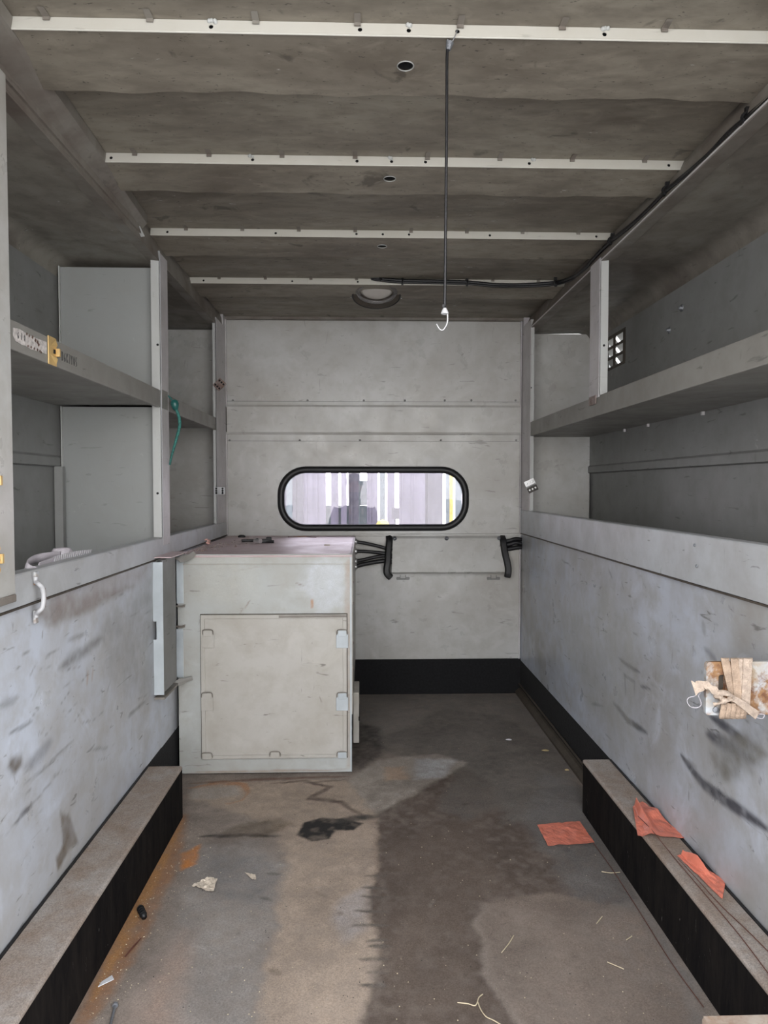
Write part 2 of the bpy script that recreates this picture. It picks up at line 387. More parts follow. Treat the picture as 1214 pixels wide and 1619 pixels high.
# ---- floor
fz = lambda pts: [tuple(onZ(x, y, 0)[:2]) for x, y in pts]
TAN=(.35,.275,.215); DK=(.085,.074,.065); VDK=(.028,.025,.023); GR=(.215,.205,.20); RUST=(.30,.13,.045); BLUE=(.27,.26,.26)
fs = [
 ('poly', fz([(545,1250),(625,1225),(720,1205),(800,1250),(900,1240),(950,1300),(1010,1420),(900,1450),(760,1425),(750,1460),(765,1540),(830,1640),(560,1640),(592,1540),(600,1490),(578,1450),(590,1400),(585,1350),(600,1305),(560,1290)]), 0, (.096,.073,.059), .88, .02, .012),
 ('poly', fz([(630,1330),(760,1280),(800,1400),(740,1430),(745,1520),(760,1600),(640,1600),(600,1500),(640,1440)]), 0, (.13,.10,.08), .5, .06, .03),
 ('poly', fz([(560,1098),(830,1098),(960,1290),(800,1300),(780,1240),(700,1190),(560,1170)]), 0, (.17,.155,.14), .7, .06, .03),
 ('poly', fz([(700,1120),(790,1130),(880,1180),(900,1215),(830,1260),(740,1300),(690,1280),(720,1225),(650,1200),(570,1180),(640,1150)]), 0, (.13,.115,.102), .66, .05, .03),
 ('poly', fz([(556,1140),(600,1150),(605,1190),(570,1215),(556,1205)]), 0, VDK, .6, .04, .015),  # shade beside the cabinet, painted into the floor colour
 ('poly', fz([(860,1215),(925,1250),(980,1340),(1040,1460),(1120,1620),(1110,1640),(1000,1560),(900,1420),(830,1300)]), 0, (.165,.155,.148), .6, .06, .03),
 ('poly', fz([(765,1425),(870,1410),(1010,1440),(1080,1560),(1100,1640),(840,1640),(775,1540),(758,1470)]), 0, (.195,.155,.128), .8, .03, .012),
 ('poly', fz([(600,1200),(690,1192),(740,1205),(690,1235),(640,1262),(590,1290),(545,1262),(556,1225)]), 0, (.33,.29,.25), .7, .03, .015),
 ('poly', fz([(660,1200),(720,1200),(700,1228),(655,1232)]), 0, (.42,.42,.43), .6, .04, .01),
 ('poly', fz([(605,1212),(640,1212),(645,1232),(610,1234)]), 0, (.42,.28,.19), .5, .03, .01),
 ('poly', fz([(330,1235),(545,1232),(600,1290),(598,1380),(575,1430),(600,1500),(560,1640),(400,1640),(430,1480),(450,1360),(430,1300),(290,1260)]), 0, TAN, .75, .03, .02),
 ('poly', fz([(540,1420),(580,1400),(575,1470),(545,1490),(525,1450)]), 0, (.33,.30,.29), .6, .04, .01),
 ('poly', fz([(300,1340),(400,1330),(450,1370),(425,1470),(400,1640),(190,1640),(270,1480)]), 0, (.25,.228,.21), .7, .06, .03),
 ('poly', fz([(330,1355),(420,1350),(440,1390),(410,1430),(330,1420)]), 0, (.16,.155,.155), .45, .06, .02),
 ('line', fz([(290,1290),(255,1370),(215,1450),(180,1530),(120,1640)]), .085, RUST, .5, .03, .012),
 ('line', fz([(288,1300),(240,1390),(200,1470),(145,1580)]), .035, (.36,.185,.075), .75, .02, .006),
 ('poly', fz([(285,1350),(315,1335),(310,1365),(285,1375)]), 0, (.46,.18,.05), .75, .02, .01),
 ('poly', fz([(250,1530),(290,1470),(300,1520),(270,1640),(190,1640)]), 0, (.32,.20,.14), .4, .08, .02),
 ('line', fz([(300,1245),(350,1236),(385,1240),(393,1253),(380,1265),(358,1270)]), .03, (.33,.17,.09), .7, .012, .006),
 ('poly', fz([(300,1248),(370,1242),(380,1256),(330,1264),(298,1262)]), 0, (.30,.28,.26), .5, .03, .01),
 ('poly', fz([(470,1320),(482,1300),(510,1293),(545,1295),(575,1300),(560,1312),(530,1312),(520,1326),(490,1328)]), 0, (.022,.02,.019), .95, .012, .008),
 ('line', fz([(530,1300),(570,1292),(600,1290)]), .035, (.05,.045,.04), .8, .02, .008),
 ('line', fz([(315,1322),(380,1320),(445,1322)]), .02, (.04,.036,.032), .85, .015, .008),
 ('poly', fz([(350,1318),(372,1308),(395,1300),(440,1294),(462,1304),(440,1318),(400,1324)]), 0, (.10,.075,.05), .55, .04, .03),
 ('line', fz([(430,1237),(480,1235),(520,1244),(490,1262),(540,1268),(575,1290)]), .022, (.09,.065,.055), .75, .015, .012),
 ('line', fz([(480,1238),(545,1232)]), .012, (.08,.06,.05), .6, .012, .008),
 ('line', fz([(300,1238),(420,1231),(550,1227)]), .02, (.13,.07,.05), .7, .015, .004),
]
for k in range(10):                      # the ragged tide line along the dark stain
    y = 1385+k*19+random.uniform(-5,5); L_ = random.uniform(12, 38)
    x0 = 596-(4 if k<6 else (k-6)*2)
    fs.append(('line', fz([(x0-L_, y+random.uniform(-3,3)), (x0+22, y)]), random.uniform(.008,.018), (.105,.09,.077), .8, .008, .003))
for k in range(26):
    x = random.uniform(260, 1000); y = random.uniform(1240, 1600); r = random.uniform(4, 14)
    fs.append(('line', fz([(x, y), (x+random.uniform(-r,r)*2, y+random.uniform(-r,r))]), random.uniform(.004,.02), random.choice([VDK, (.33,.3,.27), (.12,.09,.07)]), random.uniform(.2,.5), .01, .005))
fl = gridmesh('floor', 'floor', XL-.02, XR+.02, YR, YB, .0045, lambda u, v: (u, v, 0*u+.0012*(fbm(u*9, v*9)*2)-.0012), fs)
tag(fl, kind='structure')
sub = link('floor_frame', box(bm_(), XLO-.02, XRO+.02, YR, YB+.06, -.12, -.004), 'darkmetal'); tag(sub, kind='structure')

# ---- lower side walls (panel above the black baseboard)
lw = lambda pts: [tuple(onX(x, y, XL)[1:]) for x, y in pts]
rw = lambda pts: [tuple(onX(x, y, XR)[1:]) for x, y in pts]
SMK=(.11,.105,.10); DRK=(.07,.072,.085)
ls = [
 ('poly', lw([(60,965),(75,990),(110,985),(165,955),(215,925),(160,935),(90,950)]), 0, (.20,.165,.14), .7, .03, .01),
 ('poly', lw([(80,935),(170,905),(240,890),(230,915),(150,955),(80,975)]), 0, (.27,.235,.235), .5, .05, .02),
 ('line', lw([(95,1058),(130,1035),(165,1008)]), .03, SMK, .6, .025, .01),
 ('line', lw([(110,1015),(140,1000)]), .012, SMK, .5, .01, .004),
 ('line', lw([(142,1085),(144,1060)]), .010, (.36,.26,.20), .7, .006, .002),
 ('line', lw([(150,1080),(152,1056)]), .008, (.36,.26,.20), .7, .006, .002),
 ('line', lw([(20,1160),(55,1140)]), .006, DRK, .7, .006, .003),
 ('line', lw([(205,1135),(232,1108)]), .012, SMK, .6, .01, .004),
 ('poly', lw([(14,1215),(20,1198),(36,1196),(38,1212),(24,1230)]), 0, (.12,.10,.08), .75, .02, .008),
 ('line', lw([(40,1218),(65,1195),(85,1172)]), .03, (.16,.16,.175), .55, .02, .006),
 ('line', lw([(40,1242),(75,1212),(120,1170)]), .006, SMK, .6, .006, .004),
 ('poly', lw([(98,1284),(112,1290),(126,1335),(112,1348),(95,1372),(92,1350),(102,1335)]), 0, (.14,.115,.09), .72, .016, .012),
 ('line', lw([(28,1302),(35,1290),(55,1272)]), .012, DRK, .7, .008, .004),
 ('line', lw([(0,1330),(60,1265),(100,1215)]), .004, SMK, .6, .005, .004),
 ('line', lw([(0,1120),(36,1100)]), .015, SMK, .4, .015, .01),
 ('line', lw([(150,1185),(175,1182)]), .008, SMK, .5, .008, .004),
 ('poly', lw([(160,985),(230,920),(262,900),(262,1100),(200,1100),(170,1050)]), 0, (.20,.195,.185), .45, .12, .03),
]
rs_ = [
 ('line', rw([(975,1040),(990,1052),(1010,1064)]), .014, DRK, .85, .008, .004),
 ('line', rw([(985,1066),(986,1100)]), .012, DRK, .65, .01, .008),
 ('line', rw([(983,1068),(1001,1078),(1000,1100)]), .009, DRK, .7, .008, .005),
 ('line', rw([(933,1112),(952,1117)]), .010, DRK, .8, .006, .002),
 ('line', rw([(966,1110),(990,1140),(1022,1160)]), .020, DRK, .88, .010, .003),
 ('line', rw([(1010,1085),(1028,1090)]), .008, DRK, .6, .006, .002),
 ('line', rw([(1118,1130),(1145,1150),(1175,1170)]), .022, DRK, .85, .012, .004),
 ('line', rw([(1115,1160),(1150,1180),(1190,1205)]), .032, DRK, .75, .02, .006),
 ('line', rw([(1150,1165),(1214,1195)]), .02, SMK, .7, .02, .01),
 ('poly', rw([(1120,1190),(1160,1170),(1214,1140),(1214,1215),(1170,1235),(1135,1225)]), 0, (.17,.165,.15), .7, .05, .02),
 ('line', rw([(1075,1195),(1110,1240),(1150,1270),(1214,1312)]), .028, DRK, .9, .014, .003),
 ('line', rw([(1080,1200),(1100,1212)]), .01, SMK, .5, .01, .004),
 ('line', rw([(1110,1025),(1130,1045)]), .016, DRK, .6, .014, .005),
 ('line', rw([(1108,985),(1112,1005)]), .018, SMK, .4, .012, .006),
 ('poly', rw([(880,960),(960,930),(1010,1000),(1000,1180),(930,1120),(890,1030)]), 0, (.33,.33,.305), .5, .10, .03),
 ('poly', rw([(850,860),(1100,890),(1060,900),(940,880),(850,850)]), 0, (.27,.26,.235), .5, .03, .01),
 ('line', rw([(1115,878),(1140,884)]), .006, SMK, .7, .004, .002),
 ('line', rw([(885,885),(900,895)]), .006, DRK, .7, .004, .002),
 ('line', rw([(960,900),(966,915)]), .008, DRK, .5, .006, .003),
]
for k in range(60):
    x = random.uniform(20, 240); y = random.uniform(930, 1330)
    ls.append(('line', lw([(x, y), (x+random.uniform(6,28), y-random.uniform(4,26))]), random.uniform(.0015,.004), SMK, random.uniform(.2,.6), .003, .003))
for k in range(70):
    x = random.uniform(860, 1214); y = random.uniform(900, 1300); s = random.choice((-1, 1))
    rs_.append(('line', rw([(x, y), (x+random.uniform(3,20), y+s*random.uniform(3,18))]), random.uniform(.0015,.005), random.choice([SMK, DRK, (.42,.44,.45)]), random.uniform(.2,.6), .003, .003))
def bulge(u, v, s): return s*.006*fbm(u*2.2+3*s, v*2.5, 3)*2
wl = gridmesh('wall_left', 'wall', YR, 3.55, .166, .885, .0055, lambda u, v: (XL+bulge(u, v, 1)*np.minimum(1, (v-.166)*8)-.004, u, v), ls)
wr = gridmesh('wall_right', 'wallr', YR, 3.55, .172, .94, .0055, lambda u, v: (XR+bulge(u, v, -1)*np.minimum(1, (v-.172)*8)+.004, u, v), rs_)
for o in (wl, wr): tag(o, kind='structure')
# sills: folded ledge on top of each lower wall, and the bin floor behind
def struct(name, bm, mat, **k): return tag(link(name, bm, mat, **k), kind='structure')
b = bm_(); prism(b, [(XL+.002,YR,.821),(XL+.0035,YR,.822),(XL+.0035,YR,.884),(XL+.001,YR,.887),(XL-.03,YR,.887),(XL-.03,YR,.821)], (0,YB-YR-.03,0)); struct('trim_1', b, 'sill')
b = bm_(); prism(b, [(XR-.002,YR,.827),(XR-.0035,YR,.828),(XR-.0035,YR,.941),(XR-.001,YR,.944),(XR+.03,YR,.944),(XR+.03,YR,.827)], (0,YB-YR-.03,0)); struct('trim_2', b, 'sill')
for nm, X, z, s in (('trim_3', XL, .818, 1), ('trim_4', XR, .824, -1)):   # seam moulding under the sill
    b = bm_(); box(b, *sorted((X-.006*s, X+.0035*s)), YR, YB, z-.0022, z+.0022); struct(nm, b, 'ring')
# ---- black baseboards
b = bm_(); box(b, XL-.03, XL-.004, YR, YB, 0, .168); struct('baseboard_left', b, 'mat')
b = bm_(); box(b, XR+.004, XR+.03, YR, YB, 0, .174)
o = struct('baseboard_right', b, 'mat')
b = bm_(); prism(b, [(XR+.006,2.222,0),(XR-.022,2.222,0),(XR-.022,2.222,.012),(XR-.006,2.222,.026),(XR+.006,2.222,.03)], (0,YB-2.222,0)); tag(link('quarter_round', b, 'ring', parent=o))
b = bm_(); tube(b, [(XR-.004,2.223,.05),(XR-.002,YB,.05)], .004, 8); link('bead', b, 'ring', parent=o)
b = bm_(); box(b, -.72, .83, YB-.008, YB+.004, 0, .179); struct('baseboard_front', b, 'mat')

# ---- wheel boxes
def wheelbox(x0, x1, h, label, s):
    t = empty('wheel_box', ((x0+x1)/2, 1.3, 0), label, 'wheel box')
    y0, y1 = YR+.02, 2.218
    r = .018
    inner = x1 if s > 0 else x0; outer = x0 if s > 0 else x1
    b = bm_(); box(b, min(inner-.002*s, outer), max(inner-.002*s, outer), y0, y1-.002, 0, h-.012); link('side_panel', b, 'boxside', parent=t)
    b = bm_(); box(b, min(inner, outer), max(inner, outer), y0, y1, h-.014, h)
    o = link('top_mat', b, 'boxtop', parent=t, bevel=.008, seg=3)
    b = bm_(); box(b, *sorted((outer, outer+.006*s)), y0, y1-.01, h-.004, h+.003); link('rubber_seal', b, 'rubber', parent=t)
    return t
wheelbox(XL-.002, -.580, .168, 'low carpeted wheel box with black side along the left wall', 1)
wheelbox(.711, XR+.002, .174, 'low carpeted wheel box with black side along the right wall, orange flags on it', -1)

# ---- front bulkhead with the rounded window
WX0, WX1, WZ0, WZ1 = onY(447,700,YB).x, onY(733,700,YB).x, onY(590,831,YB).z, onY(590,746,YB).z
b = bm_()
plate(b, rect2(XLO-.03, XRO+.03, 0, 1.97), [rrect(WX0, WX1, WZ0, WZ1, .115, 10)], lambda u, v: (u, YB, v), (0, .05, 0))
wb = struct('wall_front', b, 'back')
for i, (y0, y1) in enumerate(((640.5, 687.5),)):     # raised stiffener channel
    z1 = onY(600, y0, YB).z; z0 = onY(600, y1, YB).z
    b = bm_(); prism(b, [(-.70,YB+.002,z0),(-.70,YB-.010,z0+.001),(-.70,YB-.015,z0+.012),(-.70,YB-.015,z1-.012),(-.70,YB-.010,z1-.001),(-.70,YB+.002,z1)], (1.495,0,0)); link('stiffener_channel', b, 'back', parent=wb)
for yy, xs in ((633, (368,486,575,640,703,745,815)), (696, (363,474,569,697,816))):
    for x in xs:
        p = onY(x, yy, YB); b = bm_(); lathe(b, p+Vector((0,-.0005,0)), (0,-1,0), [(.0055,0),(.0052,.0015),(.003,.003),(0,.0035)], 10); link('rivet', b, 'recess', parent=wb, smooth=True)
for yy in (633.5, 696): # folded lips beside the channel
    z = onY(600, yy+1.5, YB).z; b = bm_(); box(b, -.69, .79, YB-.0018, YB+.001, z-.0012, z+.0012); link('sheet_lip', b, 'recess', parent=wb)
b = bm_(); box(b, -.05, .815, YB-.016, YB+.001, .812, .822); link('ledge', b, 'back', parent=wb, bevel=.002)
b = bm_(); box(b, -.045, .80, YB-.004, YB+.002, .18, .812); link('lower_panel', b, 'back', parent=wb)
b = bm_(); box(b, -.715, .815, YB-.03, YB+.002, ZC-.012, ZC+.01); link('top_flashing', b, 'beam', parent=wb)
# window: rubber gasket and the pane
def loop3(x0, x1, z0, z1, r, y, n=10): return [Vector((u, y, v)) for u, v in rrect(x0, x1, z0, z1, r, n)]
b = bm_()
prof = [(-.006,.012),(-.006,-.012),(.006,-.020),(.020,-.018),(.027,-.008),(.027,.004)]
rings = []
for off, dy in prof:
    rings.append([b.verts.new((u, YB+dy, v)) for u, v in rrect(WX0-off, WX1+off, WZ0-off, WZ1+off, .115+off, 10)])
for p, q in zip(rings, rings[1:]):
    n = len(p)
    for k in range(n): b.faces.new((p[k], p[(k+1)%n], q[(k+1)%n], q[k]))
wn = link('window_1', b, 'rubber', smooth=True); tag(wn, kind='structure')
b = bm_()
for off, dy in ((.002, .004),):
    vs = [b.verts.new((u, YB+.010, v)) for u, v in rrect(WX0-.004, WX1+.004, WZ0-.004, WZ1+.004, .115, 10)]
    b.faces.new(vs)
    e = bmesh.ops.extrude_face_region(b, geom=list(b.faces)); bmesh.ops.translate(b, verts=[v for v in e['geom'] if isinstance(v, bmesh.types.BMVert)], vec=(0,.004,0))
link('pane', b, 'glass', parent=wn)

# ---- bin end panels beside the bulkhead, and corner channels
b = bm_(); box(b, XLO, XL-.012, 3.44, 3.46, .80, ZH); struct('wall_end_left', b, 'back')
b = bm_(); box(b, XR+.012, XRO, 3.49, 3.51, .80, ZH); struct('wall_end_right', b, 'back')
b = bm_(); box(b, XL-.03, XL+.002, 3.462, YB, .885, ZC); box(b, XL+.002, XL+.006, 3.515, YB, .82, ZC); struct('trim_5', b, 'post')
b = bm_(); box(b, XR+.001, XR+.03, 3.485, YB, .945, ZC); box(b, XR-.006, XR-.002, 3.515, YB, .18, ZC); struct('trim_6', b, 'post')

# ---- outer skins of the side bins: wall, rain belt, cove and bin ceiling in one folded sheet
def sweep2(b, pr, y0, y1):
    a = [b.verts.new((x, y0, z)) for x, z in pr]; c = [b.verts.new((x, y1, z)) for x, z in pr]
    for i in range(len(pr)-1): b.faces.new((a[i], a[i+1], c[i+1], c[i]))
def outer(name, X, s, hole=None):
    """s=+1 right side, -1 left side; profile in XZ swept along Y"""
    prof = [(X+.012*s, .78), (X+.012*s, 1.128), (X-.008*s, 1.132), (X-.008*s, 1.160), (X, 1.168)]
    top = []
    R = .055
    for k in range(7):
        a = math.pi/2*k/6; top.append((X-R*s+R*s*math.cos(a), 1.785-.0+R*math.sin(a)-.005))
    top.append(((XR if s > 0 else XL)+.0*s, ZH+.004))
    b = bm_()
    def sweep(pr, y0, y1):
        a = [b.verts.new((x, y0, z)) for x, z in pr]; c = [b.verts.new((x, y1, z)) for x, z in pr]
        for i in range(len(pr)-1): b.faces.new((a[i], a[i+1], c[i+1], c[i]))
    y0, y1 = YR, 3.52
    sweep(prof, y0, y1)
    if hole:
        h = hole; plate(b, rect2(y0, y1, 1.168, top[0][1]), [rect2(*h)], lambda u, v: (X, u, v), (.0005*s, 0, 0))
    else: sweep([(X, 1.168), top[0]], y0, y1)
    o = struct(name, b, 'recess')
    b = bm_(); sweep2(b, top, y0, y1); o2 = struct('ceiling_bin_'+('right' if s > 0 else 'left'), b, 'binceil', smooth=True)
    return o
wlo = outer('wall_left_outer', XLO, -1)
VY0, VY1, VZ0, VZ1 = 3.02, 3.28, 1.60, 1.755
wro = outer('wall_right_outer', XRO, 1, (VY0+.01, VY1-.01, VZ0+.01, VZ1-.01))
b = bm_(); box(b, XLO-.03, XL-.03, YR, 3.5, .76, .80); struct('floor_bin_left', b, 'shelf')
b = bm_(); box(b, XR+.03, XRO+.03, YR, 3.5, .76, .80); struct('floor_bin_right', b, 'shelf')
# outside plates that close the body behind the wheel boxes
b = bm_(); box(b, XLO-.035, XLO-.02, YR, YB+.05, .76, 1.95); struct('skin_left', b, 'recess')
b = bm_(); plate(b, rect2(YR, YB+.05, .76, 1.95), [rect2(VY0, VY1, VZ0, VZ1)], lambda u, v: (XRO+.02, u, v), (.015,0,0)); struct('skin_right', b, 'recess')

# louvre vent in the right skin
t = empty('louvre_vent', (XRO, (VY0+VY1)/2, VZ0), 'small louvred vent with bright slots high on the right outer wall', 'vent')
cols = [(3.045, 3.135), (3.165, 3.255)]; rows = [1.612+.047*k for k in range(3)]
b = bm_(); plate(b, rect2(VY0, VY1, VZ0, VZ1), [rect2(a, c, z, z+.034) for a, c in cols for z in rows], lambda u, v: (XRO-.003, u, v), (.0025,0,0))
link('face_plate', b, 'ring', parent=t)
for a, c in cols:
    for z in rows:
        b = bm_(); prism(b, [(XRO+.001,a,z+.036),(XRO+.030,a,z-.003),(XRO+.031,a,z-.001),(XRO+.001,a,z+.038)], (0,c-a,0)); link('louvre', b, 'flange', parent=t)

# ---- roof skin and rails
b = bm_(); box(b, XL-.03, XR+.06, YR, YB+.05, ZC, ZC+.03); struct('ceiling', b, 'ceil')
# right roof rail: sloped face from bin ceiling to roof
b = bm_(); prism(b, [(XR,YR,ZH-.002),(XR+.004,YR,ZH-.004),(XR+.05,YR,ZH+.002),(XR+.06,YR,ZC+.02),(XR+.032,YR,ZC+.001),(XR+.022,YR,ZC-.02)], (0,YB-YR-.02,0)); struct('trim_7', b, 'beam')
b = bm_(); tube(b, [(XR,YR,ZH-.001),(XR,YB-.05,ZH-.001)], .0022, 6); struct('trim_8', b, 'post')
# left roof rail
b = bm_(); prism(b, [(XL,YR,ZH-.002),(XL-.04,YR,ZH+.002),(XL-.04,YR,ZC+.02),(XL-.012,YR,ZC+.001),(XL-.006,YR,ZC-.02)], (0,YB-YR-.02,0)); struct('trim_9', b, 'beam')
# the lower rusty box rail that ends part way along the left side
def lx(y): return -.612 - .03*(y-.9) if y < 1.25 else -.625-.022*(y-1.25)/.5*1.6
t = empty('side_rail', (XL, 1.2, 1.86), 'brown stained steel rail under the left roof edge ending in a bent tab', 'rail')
pts = []
for y in (YR, 1.2, 1.8, 2.22):
    pts.append((y, {YR:-.612, 1.2:-.625, 1.8:-.650, 2.22:-.672}[y]))
b = bm_(); prev = None
for y, xi in pts:
    ring = [b.verts.new(p) for p in ((XL-.004,y,ZC-.002),(xi,y,ZC-.002),(xi-.002,y,ZC-.026),(XL-.004,y,ZC-.046),(XL-.008,y,ZC-.046))]
    if prev:
        for k in range(5): b.faces.new((prev[k], prev[(k+1)%5], ring[(k+1)%5], ring[k]))
    else: b.faces.new(ring[::-1])
    prev = ring
b.faces.new(prev); link('rail_body', b, 'beam', parent=t)
b = bm_(); box(b, XL-.003, XL+.004, YR, 2.22, ZC-.062, ZC-.044); link('rusty_lip', b, 'beam', parent=t)
b = bm_(); prism(b, [(XL-.03,2.16,ZC-.048),(XL+.006,2.18,ZC-.05),(XL+.010,2.215,ZC-.068),(XL-.028,2.215,ZC-.072)], (0,.004,.004)); link('bent_tab', b, 'flange', parent=t, bevel=.002)

# ---- roof bows
bows = [
 (1.303, -.655, .872, [14,334,569,646,723,955], [75,238,405,565,727,888,1049], (641,100), 'wide pale roof rib nearest the camera, at the top edge of the photo'),
 (1.815, -.664, .858, [173,398,564,619,673,838,1060], [211,329,445,561,676,791,906,1021], (616,279.5), 'pale roof rib, second from the rear opening'),
 (2.328, -.695, .846, [261,434,563,605,647,776,946], [291,381,471,561,650,739,828,917], (604,387), 'pale roof rib, third from the rear opening'),
 (2.862, -.708, .832, [318,460,565], [343,417,490,563,636,709,781,854], None, 'thin pale roof rib carrying the black cable, next to the round ceiling lamp'),
]
for Yb, x0, x1, hl, cl, hole, lab in bows:
    t = empty('roof_bow', ((x0+x1)/2, Yb, ZC), lab, 'roof rib', 'roof ribs across the ceiling')
    zt, zb = ZC-.0005, ZC-.0235
    holes = []
    for x in hl:
        p = onY(x, 0, Yb); holes.append((p.x, zb+.010, .0042))
    b = bm_()
    plate(b, rect2(x0, x1, zb, zt), [circ(hx, hz, r, 12) for hx, hz, r in holes], lambda u, v: (u, Yb-.006+(v-zb)*.15, v), (0,.0018,0))
    # rolled bottom edge
    tube(b, [(x0,Yb-.0045,zb),(x1,Yb-.0045,zb)], .002, 8)
    link('flange', b, 'bow', parent=t)
    b = bm_(); box(b, x0+.004, x1-.004, Yb+.004, Yb+.010, zb+.002, zt); link('hole_shade_strip', b, 'hole', parent=t)  # near-black strip painting the shade behind the flange holes
    for x in cl:                                   # folded tabs that grip the flange's upper edge
        p = onY(x, 0, Yb); bb = bm_()
        prism(bb, [(p.x-.006,Yb-.03,ZC-.001),(p.x-.006,Yb-.008,ZC-.003),(p.x-.006,Yb-.0085,ZC-.0085),(p.x-.006,Yb-.0055,ZC-.0085),(p.x-.006,Yb-.002,ZC)], (.012,0,0))
        link('tab', bb, 'beam', parent=t)
    # slab behind the flange with its slightly wavy far edge
    b = bm_(); ye = Yb+{1.303:.172,1.815:.147,2.328:.168,2.862:.16}[Yb]
    zu = zb+.001
    n = 60; near = [(x0+(x1-x0)*k/n, Yb-.003) for k in range(n+1)]
    far = [(x0+(x1-x0)*k/n, ye+.004*math.sin(k*.37+Yb*9)+.003*math.sin(k*1.1)) for k in range(n+1)]
    hs = []
    if hole:
        p = onZ(hole[0], hole[1], zu); hs = [circ(p.x, p.y, .0155, 28)]
    plate(b, near+far[::-1], hs, lambda u, v: (u, v, zu - .011*max(0, (v-Yb)/(ye-Yb))), (0,0,.002))
    va = [b.verts.new((u, v, zu-.0105)) for u, v in far]; vb = [b.verts.new((u, v+.006, ZC+.001)) for u, v in far]
    for k in range(n): b.faces.new((va[k], va[k+1], vb[k+1], vb[k]))
    link('cover_sheet', b, 'ceil', parent=t)
    if hole:
        b = bm_(); lathe(b, (p.x, p.y, zu-.002), (0,0,1), [(.0165,0),(.0165,.020),(0,.020)], 24); link('hole_shade_cup', b, 'hole', parent=t)  # black cup added to paint the shade inside the hole
        b = bm_(); torus(b, (p.x, p.y, zu-.0055), (0,0,1), .0158, .0011, 28, 6); link('hole_rim', b, 'flange', parent=t)
# small dabs of old sealant on the upper edge of the ribs
for (x, y, Yb) in ((336,39,1.298),(649,35,1.298),(957,37,1.298),(397,238,1.81),(617,243,1.81),(842,245,1.81)):
    p = onY(x, y, Yb); b = bm_(); rr = random.Random(x)
    for k in range(4): lathe(b, (p.x+rr.uniform(-.006,.006), Yb, ZC-.004+rr.uniform(-.002,.001)), (0,-1,-.3), [(.004,0),(.003,.003),(0,.004)], 8)
    tag(link('sealant_dab', b, 'flange', smooth=True), 'pale dab of sealant on the '+('nearest' if Yb < 1.5 else 'second')+' roof rib, '+{336:'left',649:'middle',957:'right',397:'left',617:'middle',842:'right'}[x]+' one', 'sealant', 'sealant dabs on the roof ribs')

# ================================================================== SHELVES, POSTS, DIVIDERS
def dot(parent, p, axis, r=.004):
    b = bm_(); cyl(b, p, axis, r, .0015, 12); link('screw_hole', b, 'hole', parent=parent)
# left shelf (two lengths either side of the post)
def shelf(y0, y1, X, Xo, z0, z1, label, s):
    t = empty('shelf', ((X+Xo)/2, (y0+y1)/2, z0), label, 'shelf')
    b = bm_(); box(b, *sorted((X+.010*s, Xo-.008*s)), y0, y1, z1-.012, z1-.004); link('shelf_board', b, 'shelf', parent=t)
    b = bm_(); box(b, *sorted((X+.010*s, Xo-.003*s)), y0, y1, z0+.008, z0+.012); link('underside_sheet', b, 'shelf', parent=t)
    b = bm_(); box(b, *sorted((X, X+.014*s)), y0, y1, z0, z1); link('front_lip', b, 'shelf', parent=t, bevel=.002)
    return t
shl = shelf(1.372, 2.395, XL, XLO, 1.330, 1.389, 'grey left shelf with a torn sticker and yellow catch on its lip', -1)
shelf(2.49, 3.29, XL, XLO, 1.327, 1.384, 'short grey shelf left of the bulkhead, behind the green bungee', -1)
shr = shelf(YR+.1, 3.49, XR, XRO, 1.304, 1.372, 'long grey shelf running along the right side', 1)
for y, L in ((1.6,.05),(1.9,.03),(2.3,.05),(2.75,.04),(3.0,.04)):
    b = bm_(); box(b, XRO-.012, XRO-.002, y, y+.008, 1.300, 1.317); link('weld_tab', b, 'post', parent=shr)

def dline(pts, r, nm, mat, parent): b = bm_(); tube(b, pts, r, 6); return link(nm, b, mat, parent=parent)
# post A, left
t = empty('shelf_post', (XL, 2.41, .888), 'tall grey post with pale flange on the left side, left of the bulkhead', 'post')
b = bm_(); box(b, XL-.028, XL+.003, 2.398, 2.402, .888, 1.856); link('front_flange', b, 'flange', parent=t)
b = bm_(); box(b, XL-.001, XL+.004, 2.398, 2.485, .86, 1.85); link('post_face', b, 'post', parent=t, bevel=.001)
b = bm_(); tube(b, [(XL+.0035,2.397,.87),(XL+.0035,2.397,1.85)], .0015, 6); link('bright_edge', b, 'white', parent=t)
for y in (545, 780):
    p = onY(249, y, 2.396); dot(t, (p.x, 2.398, p.z), (0,-1,0))
b = bm_(); box(b, XL-.001, XL+.005, 2.40, 2.47, 1.328, 1.392); link('shelf_bracket', b, 'shelf', parent=t, bevel=.001)
